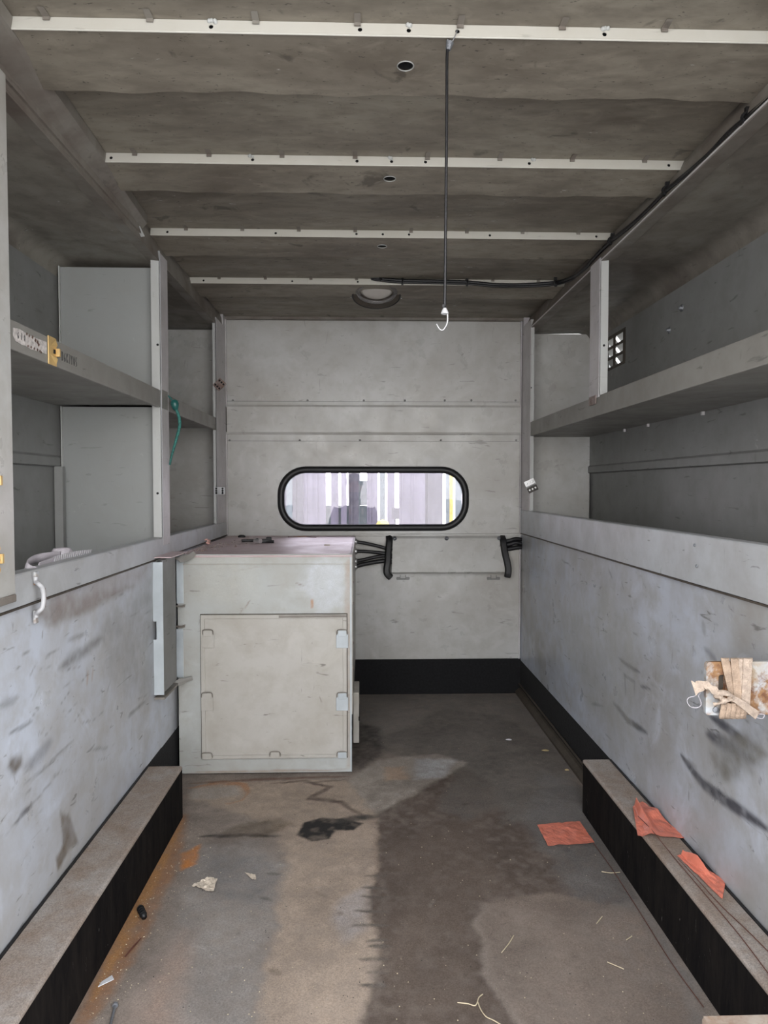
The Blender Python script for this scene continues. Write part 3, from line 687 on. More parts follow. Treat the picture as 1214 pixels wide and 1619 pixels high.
# post B, far left corner
t = empty('shelf_post', (XL, 3.33, .888), 'thin corner post with rusty and white hinges, left edge of the bulkhead', 'post')
b = bm_(); box(b, XL-.014, XL+.002, 3.29, 3.294, .888, 1.84); link('front_flange', b, 'flange', parent=t)
b = bm_(); box(b, XL-.001, XL+.003, 3.29, 3.46, .888, 1.85); link('post_face', b, 'post', parent=t)
def hinge(parent, c, ang, w_, h_, mat, dark=False, label=None, Y=None, tilt=0):
    c = Vector(c); u = Vector((math.cos(ang), 0, math.sin(ang))); v = Vector((-math.sin(ang), 0, math.cos(ang)))
    b = bm_(); obox(b, c+v*h_*.27, u*w_/2, Vector((0,.0012,0)), v*h_*.22)
    h = link('hinge', b, mat, parent=parent, bevel=.0006)
    if label: h['label'] = label
    b = bm_(); obox(b, c-v*h_*.27+Vector((0,-.002,0)), u*w_/2, Vector((0,.0012,0)), v*h_*.22); link('hinge_leaf', b, 'darkmetal' if dark else mat, parent=h)
    b = bm_(); tube(b, [c-u*w_/2+Vector((0,-.002,0)), c+u*w_/2+Vector((0,-.002,0))], .004, 8); link('hinge_pin', b, 'chrome' if dark else mat, parent=h)
    for k in (-.3, 0, .3):
        for q in (c-v*h_*.27+u*w_*k+Vector((0,-.0035,0)), c+v*h_*.27+u*w_*k+Vector((0,-.0015,0))):
            b = bm_(); lathe(b, q, (0,-1,0), [(.005,0),(.004,.0015),(0,.002)], 8); link('screw', b, 'hole' if not dark else 'chrome', parent=h)
    return h
p = onY(347, 608, 3.28); hinge(t, p, math.radians(-45), .042, .05, 'rusthinge', label='rusty brown hinge twisted to a diamond')
p = onY(347, 776, 3.28); hinge(t, p, math.radians(90), .034, .055, 'white', label='white painted hinge plate')
# right short post (hangs above the shelf)
t = empty('shelf_post', (XR, 2.39, 1.372), 'short post with pale flange standing on the right shelf', 'post')
b = bm_(); box(b, XR-.001, XR+.027, 2.352, 2.357, 1.372, 1.832); link('front_flange', b, 'flange', parent=t)
b = bm_(); box(b, XR-.003, XR+.001, 2.352, 2.45, 1.366, 1.832); link('post_face', b, 'post', parent=t)
p = onY(955, 546, 2.35); dot(t, (p.x, 2.352, p.z), (0,-1,0))
b = bm_(); box(b, XR-.006, XR-.003, 2.375, 2.445, 1.345, 1.375); link('broken_weld', b, 'rusthinge', parent=t)
# right far corner post
t = empty('shelf_post', (XR, 3.35, .945), 'thin corner post with a dangling chrome hinge, right edge of the bulkhead', 'post')
b = bm_(); box(b, XR, XR+.016, 3.33, 3.334, .945, 1.86); link('front_flange', b, 'flange', parent=t)
b = bm_(); box(b, XR-.002, XR+.001, 3.33, 3.48, .945, 1.86); link('post_face', b, 'post', parent=t)
p = onY(839.5, 768, 3.32); hinge(t, p, math.radians(25), .05, .062, 'chrome', True, label='chrome and black hinge hanging askew')
p = onY(840, 613, 3.328); dot(t, (p.x, 3.33, p.z), (0,-1,0), .003)
# near post at the left picture edge
t = empty('shelf_post', (XL, 1.3, .85), 'broad grey post with yellow catches at the left edge of the photo', 'post')
b = bm_(); box(b, XL-.03, XL+.014, 1.18, 1.366, .852, 1.84); link('post_face', b, 'back', parent=t, bevel=.002)
b = bm_(); box(b, XL+.013, XL+.018, 1.2, 1.362, .838, .853); link('bent_foot', b, 'beam', parent=t, bevel=.002)
def catch(parent, c, nrm, along, h=.062, w_=.030):
    """yellow plated spring catch: dished plate with square hole and a finger tab"""
    c = Vector(c); n = Vector(nrm); a = Vector(along); z = Vector((0,0,1))
    b = bm_(); obox(b, c+n*.001, a*w_/2, n*.0012, z*h/2)
    k = link('catch_plate', b, 'yellow', parent=parent, bevel=.0008)
    b = bm_()
    for s in (-1, 1):
        q = [c+n*.002+a*w_*.42+z*s*h*.46, c+n*.002-a*w_*.35+z*s*h*.12, c+n*.002+a*w_*.42+z*s*h*.12]
        tip = c+n*.008+a*w_*.30+z*s*h*.25
        vs = [b.verts.new(x) for x in q]; vt = b.verts.new(tip)
        for i in range(3): b.faces.new((vs[i], vs[(i+1)%3], vt))
        b.faces.new(vs)
    link('catch_wings', b, 'yellow', parent=k)
    b = bm_(); obox(b, c+n*.0035+a*w_*.15, a*.0035, n*.001, z*.0045); link('square_hole', b, 'hole', parent=k)
    b = bm_(); obox(b, c+n*.006+a*w_*.5, a*.004, n*.004, z*.009); link('finger_tab', b, 'yellow', parent=k, bevel=.001)
    return k
for z_ in (onX(2, 545, XL).z, onX(2, 760, XL).z, onX(2, 880, XL).z):
    catch(t, (XL+.0145, 1.288, z_-.0), (1,0,0), (0,1,0), .075, .028)
# catch, sticker and writing on the left shelf lip
p = onX(81, 552, XL); catch(shl, (XL+.001, p.y, 1.360), (1,0,0), (0,1,0), .062, .040)
def lip(x, y, d=.0006): q = onX(x, y, XL); return Vector((XL+d, q.y, q.z))
b = bm_(); pts = [lip(x, y) for x, y in ((20,518),(30,520),(42,528),(50,532),(60,536),(73,541),(73,560),(66,557),(58,555),(48,552),(40,547),(33,545),(24,539),(20,530))]
prism(b, pts, (.0006,0,0)); st = link('torn_sticker', b, 'sticker', parent=shl)
b = bm_()
for x, y, r in ((41,528,3),(45,531,3),(50,533,3.5),(55,538,4),(58,541,4),(43,547,2.5),(48,549,3),(53,551,3),(58,553,3),(62,555,3),(64,557,2.5),(60,545,4)):
    c = lip(x, y, .0016); s = r*.0011
    prism(b, [c+Vector((0,-s,-s*.4)), c+Vector((0,s*.2,-s)), c+Vector((0,s,s*.3)), c+Vector((0,-s*.1,s))], (.0004,0,0))
link('torn_backing', b, 'brownink', parent=st)
def write(parent, strokes, f, r, nm):
    b = bm_()
    for s in strokes: tube(b, [f(*q) for q in s], r, 5)
    return link(nm, b, 'ink', parent=parent)
G = {'D':[[(0,0),(0,1),(.35,.9),(.5,.5),(.35,.1),(0,0)]], '6':[[(.45,.95),(.1,.7),(0,.3),(.2,0),(.45,.2),(.35,.45),(.05,.35)]], 'X':[[(0,0),(.5,1)],[(0,1),(.5,0)]],
     'K':[[(0,0),(0,1)],[(.5,1),(0,.45),(.5,0)]], '7':[[(0,1),(.5,.95),(.15,0)]], '1':[[(.2,0),(.2,1)]], '5':[[(.5,1),(.1,1),(.05,.55),(.4,.5),(.42,.1),(0,0)]], 'V':[[(0,1),(.25,0),(.5,1)]],
     'Y':[[(0,1),(.25,.5),(.5,1)],[(.25,.5),(.2,0)]], '0':[[(.25,0),(0,.5),(.25,1),(.5,.5),(.25,0)]]}
strokes = []; yy = onX(97.5, 567, XL).y; z0 = 1.349
dy = (onX(123, 575, XL).y - yy)/7
for i, ch in enumerate('D6K7Y05'):
    for s in G[ch]: strokes.append([(yy+dy*(i+.75*u*1.15), z0+.021*v) for u, v in s])
write(shl, strokes, lambda u, v: Vector((XL+.0006, u, v)), .0007, 'handwriting')
strokes = []
for i, ch in enumerate('670'):
    a = lip(27+5*i, 535+2.2*i); 
    for s in G[ch if ch in G else '0']: strokes.append([(a.y+.008*u, a.z+.013*v) for u, v in s])
write(st, strokes, lambda u, v: Vector((XL+.0015, u, v)), .0006, 'handwriting')

# dividers in the left bins
def divider(x0, x1, y, z0, z1, label, lipz=None):
    t = empty('divider_panel', ((x0+x1)/2, y, z0), label, 'divider panel')
    b = bm_(); box(b, x0, x1, y, y+.003, z0, z1); link('sheet', b, 'cabpanel', parent=t)
    b = bm_(); box(b, x0-.003, x0, y-.014, y+.003, z0, z1); link('folded_edge', b, 'flange', parent=t)
    return t
M['cabpanel'] = paint('divider_paint', (.255,.265,.262), (.22,.217,.20), .42, .35, .35, chips=.15)
divider(-1.035, XL-.03, 2.44, 1.388, 1.812, 'smooth pale divider panel above the left shelf')
divider(-1.035, XL-.03, 2.44, .802, 1.336, 'pale scuffed divider panel below the left shelf')
b = bm_(); box(b, XLO-.006, XLO+.022, 2.41, 2.43, .80, 1.13); struct('trim_10', b, 'recess')

# knobs on the right outer skin
for (x, y, l_) in ((1078,487,'small metal stud on right outer wall, higher one nearer the camera'),(1058,522,'small metal stud on right outer wall, lower one closer to the vent')):
    p = onX(x, y, XRO)
    b = bm_(); lathe(b, (XRO-.0, p.y, p.z), (-1,0,0), [(.013,0),(.013,.002),(.007,.003),(.007,.008),(.004,.012),(0,.013)], 14)
    o = link('stud', b, 'zinc', smooth=True); tag(o, l_, 'stud', 'studs on the right outer wall')
# screws on the sill of right wall
for i,(x, y) in enumerate(((1098,862),(1101,895))):
    p = onX(x, y, XR-.01); b = bm_(); lathe(b, (XR-.010, p.y, p.z), (-1,0,0), [(.004,0),(.0035,.002),(0,.003)], 10)
    tag(link('screw', b, 'zinc'), 'tiny screw head in the right sill, '+('upper' if i==0 else 'lower')+' of the pair', 'screw')

# ================================================================== CABINET
CX0, CX1, CY0, CY1, CZ = -.679, -.047, 2.548, 3.495, .815
t = empty('cabinet', ((CX0+CX1)/2, CY0, 0), 'big pale grey steel cabinet with hinged front hatch, left of the bulkhead', 'cabinet')
def cf(x, y, d=0): q = onY(x, y, CY0-d); return q
cs = [('poly', [tuple((cf(x,y).x, cf(x,y).z)) for x, y in pts], 0, c, a, s, n) for pts, c, a, s, n in (
  ([(480,890),(545,885),(550,960),(500,965),(470,930)], (.50,.53,.57), .6, .06, .03),
  ([(300,880),(400,880),(420,950),(320,960)], (.42,.42,.38), .4, .08, .03),
  ([(545,890),(556,880),(555,1215),(548,1215)], (.33,.24,.17), .45, .012, .006))]
cs += [('line', [(cf(x,y).x, cf(x,y).z) for x, y in pts], w_, c, a, .004, .002) for pts, w_, c, a in (
  ([(493,947),(493,962)], .012, (.38,.19,.09), .8), ([(396,947),(386,962)], .004, (.2,.14,.1), .8), ([(385,960),(378,972)],.003,(.2,.17,.13),.6),
  ([(468,922),(480,926)], .004, (.2,.15,.12), .7), ([(360,905),(440,890)], .004, (.33,.31,.28), .5), ([(290,1222),(555,1217)], .008, (.25,.17,.12), .6), ([(300,878),(500,877)], .006, (.28,.24,.2), .6))]
b = bm_(); box(b, CX0+.002, CX1-.002, CY0+.004, CY1, 0.005, CZ-.012); link('carcass', b, 'cab', parent=t)
g = gridmesh('front_panel', 'cab', CX0, CX1, .004, CZ-.002, .005, lambda u, v: (u-t.location.x, 0*u+CY0+.003*fbm(u*4, v*4)*2-t.location.y, v), cs, parent=t)
b = bm_(); box(b, CX0, CX1+.004, CY0-.003, CY1+.012, CZ-.012, CZ); top = link('top_panel', b, 'cabtop', parent=t, bevel=.003)
b = bm_(); tube(b, [(CX0+.02,CY0-.004,CZ-.002),(CX1+.004,CY0-.004,CZ-.002)], .0025, 8); link('top_edge_trim', b, 'flange', parent=t)
b = bm_(); box(b, CX0+.02, CX1-.002, CY0-.0045, CY0, CZ-.038, CZ-.036); link('folded_seam', b, 'cabdoor', parent=t)
b = bm_(); box(b, CX1-.001, CX1+.005, CY0, CY1+.01, .22, CZ); link('side_panel', b, 'cabdoor', parent=t)
b = bm_(); box(b, CX1-.004, CX1+.002, CY0-.002, CY0+.006, .005, CZ); link('corner_edge', b, 'cabpatch', parent=t)
for y in (3.0, 3.2):
    pass
# latch box low on the right side
b = bm_(); box(b, CX1+.005, CX1+.028, 2.70, 2.86, .035+.02, .255); lb = link('side_latch', b, 'cabdoor', parent=t, bevel=.002)
b = bm_(); box(b, CX1+.026, CX1+.030, 2.695, 2.86, .145, .16); link('latch_notch', b, 'hole', parent=lb)
for z in (.70, .62, .47, .37):
    b = bm_(); lathe(b, (CX1+.005, 2.62, z), (1,0,0), [(.005,0),(.004,.003),(0,.004)], 8); link('rivet', b, 'rusthinge', parent=t)
# hatch door
D0 = onY(318, 972, CY0); D1 = onY(552, 1196, CY0)
dx0, dx1, dz0, dz1 = D0.x, CX1-.016, D1.z+.0, D0.z
yf = CY0-.006
b = bm_(); box(b, dx0-.003, dx1+.003, CY0-.0032, CY0+.001, dz0-.003, dz1+.003); link('door_gap_shade', b, 'ring', parent=t)  # dark strip that paints the shade line around the hatch door
b = bm_(); box(b, dx0, dx1, yf, CY0+.001, dz0, dz1); dr = link('hatch_door', b, 'cabdoor', parent=t, bevel=.002)
b = bm_()
fw = .014
plate(b, rect2(dx0, dx1, dz0, dz1), [rect2(dx0+fw, dx1-fw, dz0+fw*.9, dz1-fw)], lambda u, v: (u, yf-.0055, v), (0,.0065,0))
link('door_rim', b, 'cabdoor', parent=dr, bevel=.001)
b = bm_(); box(b, onY(436,0,CY0).x, onY(546,0,CY0).x, yf-.008, yf-.001, dz1-.010, dz1-.002); link('drip_bar', b, 'beam', parent=dr, bevel=.001)
for x in ((342,422),(446,528)):
    b = bm_(); box(b, onY(x[0],0,CY0).x, onY(x[1],0,CY0).x, yf-.007, yf-.001, dz0+.001, dz0+.011); link('bottom_slot', b, 'cabdoor', parent=dr, bevel=.001)
for i, (x, y, full) in enumerate(((329,1001,1),(541,1001,1),(328,1100,1),(541,1100,1),(328,1195,0),(435,1193,0),(541,1193,0))):
    p = onY(x, y, yf); hw = .0155
    b = bm_()
    if full: obox(b, (p.x, yf-.0055, p.z-.028), (.022,0,0), (0,.0012,0), (0,0,.026))
    obox(b, (p.x, yf-.0065, p.z), (hw,0,0), (0,.002,0), (0,0,.011))
    h = link('hatch_hinge', b, 'cabpatch' if x > 500 else 'cabdoor', parent=dr, bevel=.0012)
    b = bm_(); tube(b, spline([(p.x-hw-.004,yf-.008,p.z-.004),(p.x-hw-.003,yf-.009,p.z+.010),(p.x-hw+.006,yf-.010,p.z+.015),(p.x+hw-.006,yf-.010,p.z+.015),(p.x+hw+.003,yf-.009,p.z+.010),(p.x+hw+.004,yf-.008,p.z-.004)],4), .0016, 6)
    link('wire_bail', b, 'beam', parent=h)
# left edge plates and clips
for (ya, yb) in ((878, 954), (994, 1071)):
    a = onY(279, ya, CY0); c = onY(290.5, yb, CY0); b = bm_(); box(b, a.x, c.x, CY0-.004, CY0+.001, c.z, a.z-.0); link('edge_plate', b, 'cabpatch', parent=t, bevel=.0008)
for y in (959, 991):
    a = onY(270, y+1, CY0-.03); c = onY(291, y-1, CY0-.01)
    b = bm_(); ribbon(b, spline([a, (a.x+.015, CY0-.028, a.z+.003), (c.x-.008, CY0-.02, c.z), c, (c.x, CY0, c.z)], 4), .010, (0,1,.3), .002); link('spring_clip', b, 'beam', parent=t)
def lever(pts, ws, nm='lever'):
    b = bm_(); ribbon(b, spline(pts, 5), .02, (.15,.25,1), .004, widths=None if ws is None else [ws[min(int(i/5), len(ws)-1)] for i in range((len(pts)-1)*5+1)])
    return link(nm, b, 'shelf', parent=t, bevel=.001)
lever([onY(268,1086,CY0-.05), onY(280,1080,CY0-.045), onY(292,1076,CY0-.03), onY(304,1072,CY0-.012)], [.012,.022,.016,.014])
lever([onY(269,880,CY0-.05), onY(285,884,CY0-.05), onY(298,881,CY0-.03), onY(308,874,CY0-.012)], [.010,.024,.020,.010])

# channel bracket on the left wall in front of the cabinet
t = empty('wall_channel', (XL+.015, 2.38, .36), 'pale upright channel fixed to the left wall against the cabinet', 'channel bracket')
za = onY(250, 884, 2.30).z; zb = onY(250, 1102, 2.30).z
xa, xb = XL-.004, XL+.030
notch0, notch1 = onY(247, 1011, 2.30).z, onY(247, 982, 2.30).z
b = bm_(); plate(b, [(xa,zb+.008),(xb,zb+.008),(xb,za-.010),(xa,za-.010),(xa,notch1),(xa+.012,notch1),(xa+.012,notch0),(xa,notch0)], [], lambda u, v: (u, 2.296, v), (0,.003,0)); link('front_face', b, 'cabpatch', parent=t)
b = bm_(); box(b, xb-.003, xb, 2.298, 2.45, zb+.015, za-.004); link('side_face', b, 'recess', parent=t)
b = bm_(); box(b, xa+.004, xb+.004, 2.29, 2.46, zb-.006, zb+.001); link('foot_plate', b, 'beam', parent=t, bevel=.001)
b = bm_(); lathe(b, (xa+.018, 2.303, za-.012), (0,1,0), [(.010,0),(.010,.06),(0,.06)], 16); link('rolled_top', b, 'flange', parent=t, smooth=True)
b = bm_(); box(b, xa, xb+.03, 2.295, 2.50, za+.004, za+.007); link('cap_plate', b, 'cabtop', parent=t)

# things lying on the cabinet top
def ct(x, y, d=0): p = onZ(x, y, CZ+d); return p
t = empty('black_clamp', ct(410, 855), 'black plastic clamp tool lying on the cabinet top', 'clamp')
b = bm_(); a = ct(382,855,.0085); c = ct(403,854.5,.0085); tube(b, [a, c], .006, 10); link('handle', b, 'rubber', parent=t)
b = bm_(); tube(b, [ct(403,855,.0125), ct(412,855.5,.0125)], .011, 12); link('collar', b, 'chrome', parent=t)
b = bm_(); tube(b, [ct(404,855,.0125), ct(409,855.3,.0125)], .0115, 12); link('nut', b, 'rubber', parent=t)
b = bm_(); p = ct(421,855,.0095); obox(b, p, (.022,.006,0), (-.004,.014,0), (0,0,.008)); obox(b, ct(425,851,.014), (.012,.0,0), (0,.006,0), (0,0,.006)); link('jaw', b, 'rubber', parent=t, bevel=.003)
b = bm_(); tube(b, [ct(407,856.5,.006), ct(433,856.5,.006)], .007, 8); link('bar', b, 'rubber', parent=t)
b = bm_(); p = ct(382, 849.5); lathe(b, p, (0,0,1), [(.018,0),(.018,.007),(.010,.012),(0,.013)], 14); tag(link('black_button', b, 'rubber'), 'small black button-like piece on the cabinet top near the bulkhead', 'debris')
b = bm_(); p = ct(517, 862); obox(b, p+Vector((0,0,.0015)), (.012,.002,0), (-.001,.022,0), (0,0,.001)); tag(link('cardboard_scrap', b, 'paper'), 'tan cardboard square on the right of the cabinet top', 'scrap')
b = bm_(); p = ct(328, 860)
for k in range(5): obox(b, p+Vector((random.uniform(-.006,.006), random.uniform(-.01,.01), .003+.004*k)), (.005,.002,.001), (0,.007,0), (0,.001,.003))
tag(link('pink_chip', b, 'pinkbit'), 'small pink crumbled chip on the cabinet top beside the left sill', 'debris')
b = bm_(); 
for i in range(90):
    x = random.choice([random.uniform(283,360), random.uniform(300,420)]); y = 878-(x-283)*.22*random.uniform(.6,1.0) - random.uniform(0,8); p = ct(x, max(850, y), .001)
    if p.y > CY1 or p.x < CX0+.01: continue
    s = random.uniform(.0015,.005); obox(b, p, (s,s*.3,0), (-s*.3,s,0), (0,0,.001))
tag(link('flaked_paint', b, 'rusthinge'), 'brown flaked paint and dirt scattered along the left edge of the cabinet top', 'debris', kind='stuff')
b = bm_(); tube(b, spline([ct(455+0,849,.002), ct(480,848,.006), ct(491,849,.002), ct(500,849.5,.002)], 4), .002, 6); tag(link('twig', b, 'rusthinge'), 'thin brown twig at the back edge of the cabinet top', 'twig')

# ================================================================== CABLE COVER, CABLES
t = empty('cable_cover', onY(710, 912, YB), 'grey sloping cable cover with black edge trim, right of the cabinet under the window', 'cable cover')
x0 = onY(621, 880, 3.50).x; x1 = onY(798, 880, 3.50).x
zt = .812; zm = onY(700, 905, 3.475).z
prof = [(YB-.004, zt), (3.515, zt), (3.500, zt-.012), (3.455, zm+.004), (3.470, zm-.004), (YB-.004, zm-.008)]
b = bm_()
inner = [(y+.0025, z-.001) for y, z in prof[1:-1]]
full = prof[:1]+prof[1:-1]+prof[-1:]+[(YB-.004, zm-.005)]+inner[::-1]+[(YB-.004, zt-.003)]
va = [b.verts.new((x0 + (-.008 if z < .7 else 0), y, z)) for y, z in full]; vb = [b.verts.new((x1 + (.014 if z < .7 else 0), y, z)) for y, z in full]
n = len(full)
for i in range(n): b.faces.new((va[i], va[(i+1)%n], vb[(i+1)%n], vb[i]))
b.faces.new(va[::-1]); b.faces.new(vb)
link('sheet', b, 'back', parent=t)
def trim(xs, nm):
    pts = [(xs[0], 3.540, zt-.002), (xs[1], 3.500, zt-.020), (xs[2], 3.478, zt-.075), (xs[3], 3.462, zt-.125), (xs[4], 3.455, zt-.160), (xs[5], 3.452, zt-.185), (xs[6], 3.455, zt-.204)]
    b = bm_(); ribbon(b, spline(pts, 6), .024, (0,1,0), .022); return link(nm, b, 'rubber', parent=t, bevel=.003)
X_ = lambda px: onY(px, 880, 3.47).x
trim([X_(614.5),X_(616),X_(614),X_(613),X_(611),X_(612),X_(618)], 'edge_trim')
trim([X_(797),X_(797),X_(798),X_(801),X_(802.5),X_(802),X_(801)], 'edge_trim')
for x in (624, 706, 789):
    p = onY(x, 850, 3.50); b = bm_(); lathe(b, (p.x, 3.500, zt-.012), (0,-1,.3), [(.011,0),(.010,.002),(.006,.004),(.006,.006),(0,.007)], 14); link('screw', b, 'zinc', parent=t, smooth=True)
for x, y in ((637, 914), (780, 914)):
    p = onY(x, y, YB-.005); t2 = empty('footman_loop', p, 'small flat metal loop under the cable cover, '+('left' if x < 700 else 'right')+' one', 'strap loop', 'strap loops under the cable cover')
    b = bm_(); plate(b, rrect(p.x-.034, p.x+.034, p.z-.009, p.z+.006, .005, 3), [rect2(p.x-.013,p.x+.013,p.z-.002,p.z+.004)], lambda u, v: (u, YB-.0065, v), (0,.002,0)); link('loop_plate', b, 'recess', parent=t2)
    b = bm_(); tube(b, [(p.x-.014,YB-.007,p.z+.016),(p.x-.014,YB-.013,p.z-.001),(p.x+.014,YB-.013,p.z-.001),(p.x+.014,YB-.007,p.z+.016)], .002, 6); link('wire_loop', b, 'recess', parent=t2)
def cpt(x, y, Y): return onY(x, y, Y)
def cable(pts, r, label, n=8, mat='cable', name='cable', group=None):
    b = bm_(); tube(b, spline(pts, 8), r, 12); return tag(link(name, b, mat, smooth=True), label, 'cable', group)
cb = [([(561,856.5),(575,858.5),(596,863),(610,867),(620,870)], .0085, 3.49, 'uppermost black cable leaving the cabinet through a chrome fitting'),
      ([(561,871.5),(580,872),(608,875),(620,878)], .0085, 3.49, 'black cable leaving the cabinet through the lower chrome fitting'),
      ([(561,887.5),(570,886),(604,879),(620,881)], .009, 3.50, 'bare black cable in the middle, rising to the cable cover'),
      ([(561,896),(575,892),(606,887),(620,889)], .011, 3.485, 'lowest and thickest black cable from the cabinet to the cable cover')]
for pts, r, Y, lab in cb:
    px = [p[0] for p in pts]
    P_ = [cpt(x, y, Y) for x, y in pts]
    o = cable(P_, r, lab, group='black cables between cabinet and cable cover')
    if pts[0][0] == 561:
        b = bm_(); c = P_[0]; lathe(b, c+Vector((-.026,0,0)), (1,0,0), [(.010,0),(.015,.003),(.015,.012),(.012,.014),(.012,.020),(.015,.022),(.015,.034),(.010,.038)], 16); link('chrome_fitting', b, 'chrome', parent=o, smooth=True)['label'] = 'chrome cable fitting'
for k, (ya, yb, yc) in enumerate(((855, 852, 853), (861, 858, 860), (868, 866, 865))):
    cable([cpt(790,ya+1,3.50), cpt(804,ya,3.50), cpt(815,yb,3.50), cpt(824,yc,3.505), cpt(831,yc+1,3.52)], .011 if k else .010, ['upper','middle','lower'][k]+' black cable from the cable cover into the right corner', group='black cables between cable cover and right corner')
b = bm_(); tube(b, spline([cpt(828,848,3.515), cpt(830,858,3.50), cpt(829,868,3.51), cpt(828,874,3.52)], 5), [.010]*3+[.013]*12+[.011]*1, 10)
tag(link('rubber_grommet', b, 'rubber', smooth=True), 'black rubber grommet where the cables enter the right corner', 'grommet')
b = bm_(); p = cpt(828,845,3.51); box(b, p.x-.008, p.x+.006, 3.50, 3.53, p.z-.006, p.z+.016); tag(link('rusty_clip', b, 'rusthinge', bevel=.002), 'small rusty clip above the grommet in the right corner', 'clip')

# roof cable with its ties
zz = ZC-.034
P_ = [cpt(586,438,2.854), cpt(605,441,2.850), cpt(636,443.5,2.850), cpt(685,444.5,2.850), cpt(738,446,2.850), cpt(785,450,2.850), cpt(830,450,2.848), cpt(878,446.5,2.82)]
def rl(x, y): return onX(x, y, XR+.012)
P_ += [rl(905,438), rl(918,430), rl(942,405), rl(968,379), rl(1000,354), rl(1030,326), rl(1055,300), rl(1085,275), rl(1120,245), rl(1150,213), rl(1182,185), rl(1205,165), rl(1240,133), rl(1300,80)]
rc = cable(P_, .0065, 'long black cable tied along the fourth roof rib and the right roof rail', name='roof_cable')
P2 = [p+Vector((.002,-.004,-.009)) for p in P_[:10]]+[p+Vector((-.008,0,-.009)) for p in P_[10:]]
b = bm_(); tube(b, spline(P2, 8), .0045, 8); link('second_strand', b, 'cable', parent=rc, smooth=True)
for i in (2, 4, 7, 11, 14, 18):
    p = P_[i]; d = (P_[i+1]-P_[i-1]).normalized(); b = bm_()
    torus(b, p+Vector((-.003 if i > 7 else 0,-.002,-.004)), d, .011, .0035, 14, 6)
    obox(b, p+Vector((-.012 if i > 7 else 0, -.005, -.013)), (.004,0,0), (0,.006,0), (0,0,.005))
    obox(b, p+Vector((0, 0, .012)), (.006,0,0), (0,.004,0), (0,0,.008))
    link('cable_tie', b, 'rubber', parent=rc)
b = bm_(); tube(b, [cpt(600,441,2.844), cpt(603,443,2.842)], .007, 8); link('plug', b, 'rubber', parent=rc)

# ---- round ceiling lamp
c = Vector((onY(595,474,3.0).x, 2.995, ZC-.031)); ax = Vector((0,-.28,-1)).normalized()
t = empty('ceiling_lamp', c, 'round ceiling lamp with clear rim behind the fourth roof rib', 'ceiling lamp')
b = bm_(); lathe(b, c, ax, [(0,-.014),(.100,-.014),(.102,.0),(.098,.004),(0,.004)], 40); link('base_plate', b, 'ring', parent=t)
b = bm_(); torus(b, c+ax*.002, ax, .101, .0035, 44, 8); link('gasket', b, 'rubber', parent=t, smooth=True)
c2 = c+Vector((0,-.052,.010)); 
b = bm_(); lathe(b, c2, ax, [(.086,-.002),(.088,.008),(.084,.016),(.072,.018),(.070,.012)], 40); link('clear_rim', b, 'dome', parent=t, smooth=True)
b = bm_(); lathe(b, c2, ax, [(.066,.0),(.066,.006),(.055,.011),(.03,.013),(0,.014)], 40); link('lens', b, 'lens', parent=t, smooth=True)
b = bm_()
u_ = ax.orthogonal().normalized(); v_ = ax.cross(u_)
for k in range(12):
    a = 2*math.pi*k/12; lathe(b, c+(u_*math.cos(a)+v_*math.sin(a))*.112+Vector((0,0,.006)), (0,0,-1), [(.003,0),(.0025,.002),(0,.003)], 6)
link('screws', b, 'chrome', parent=t)

# ================================================================== BUNGEES
pe = onY(723, 47, 1.297); pc = onY(710, 72, 1.297)
t = empty('bungee_cord', pc, 'long black bungee cord hanging from the nearest roof rib, white hook at its end', 'bungee cord')
b = bm_(); tube(b, spline([pe+Vector((0,.006,.001)), pe, onY(721,53,1.293), onY(717,62,1.293), onY(713,70,1.295)], 5), .0009, 6); link('top_wire', b, 'zinc', parent=t)
b = bm_(); prev = None
pts = []; d_ = (onY(708,80,1.297)-onY(712,64,1.297)).normalized(); base = onY(711.5,66,1.297); uu = d_.orthogonal().normalized(); vv = d_.cross(uu)
for k in range(7*14+1):
    a = 2*math.pi*k/14; f = k/(7*14); r = .0062-.0022*f; pts.append(base+d_*f*.015+(uu*math.cos(a)+vv*math.sin(a))*r)
tube(b, pts, .0012, 6); link('coil', b, 'zinc', parent=t, smooth=True)
b = bm_(); tube(b, spline([onY(708,78,1.297), onY(706.5,95,1.297), onY(706,200,1.297), onY(704.5,350,1.297), onY(703,488,1.297)], 8), .0028, 10); link('cord', b, 'cable', parent=t, smooth=True)
b = bm_(); p = onY(701,484,1.297); obox(b, p, (.002,0,0), (0,.002,0), (0,0,.003)); link('cord_knot', b, 'rubber', parent=t)
p = onY(703, 487, 1.297); b = bm_(); lathe(b, p, (0,0,-1), [(.0028,0),(.0036,.001),(.0072,.009),(.0068,.011),(.0056,.011),(.0045,.009)], 20); link('hook_cup', b, 'white', parent=t, smooth=True)
b = bm_(); tube(b, spline([onY(707,493,1.297), onY(707.5,505,1.297), onY(706,513,1.297), onY(702,520,1.297), onY(698,522,1.297), onY(694,519,1.297), onY(690,512,1.297)], 5), [.0013]*10+[.0011]*21, 8); link('hook', b, 'white', parent=t, smooth=True)
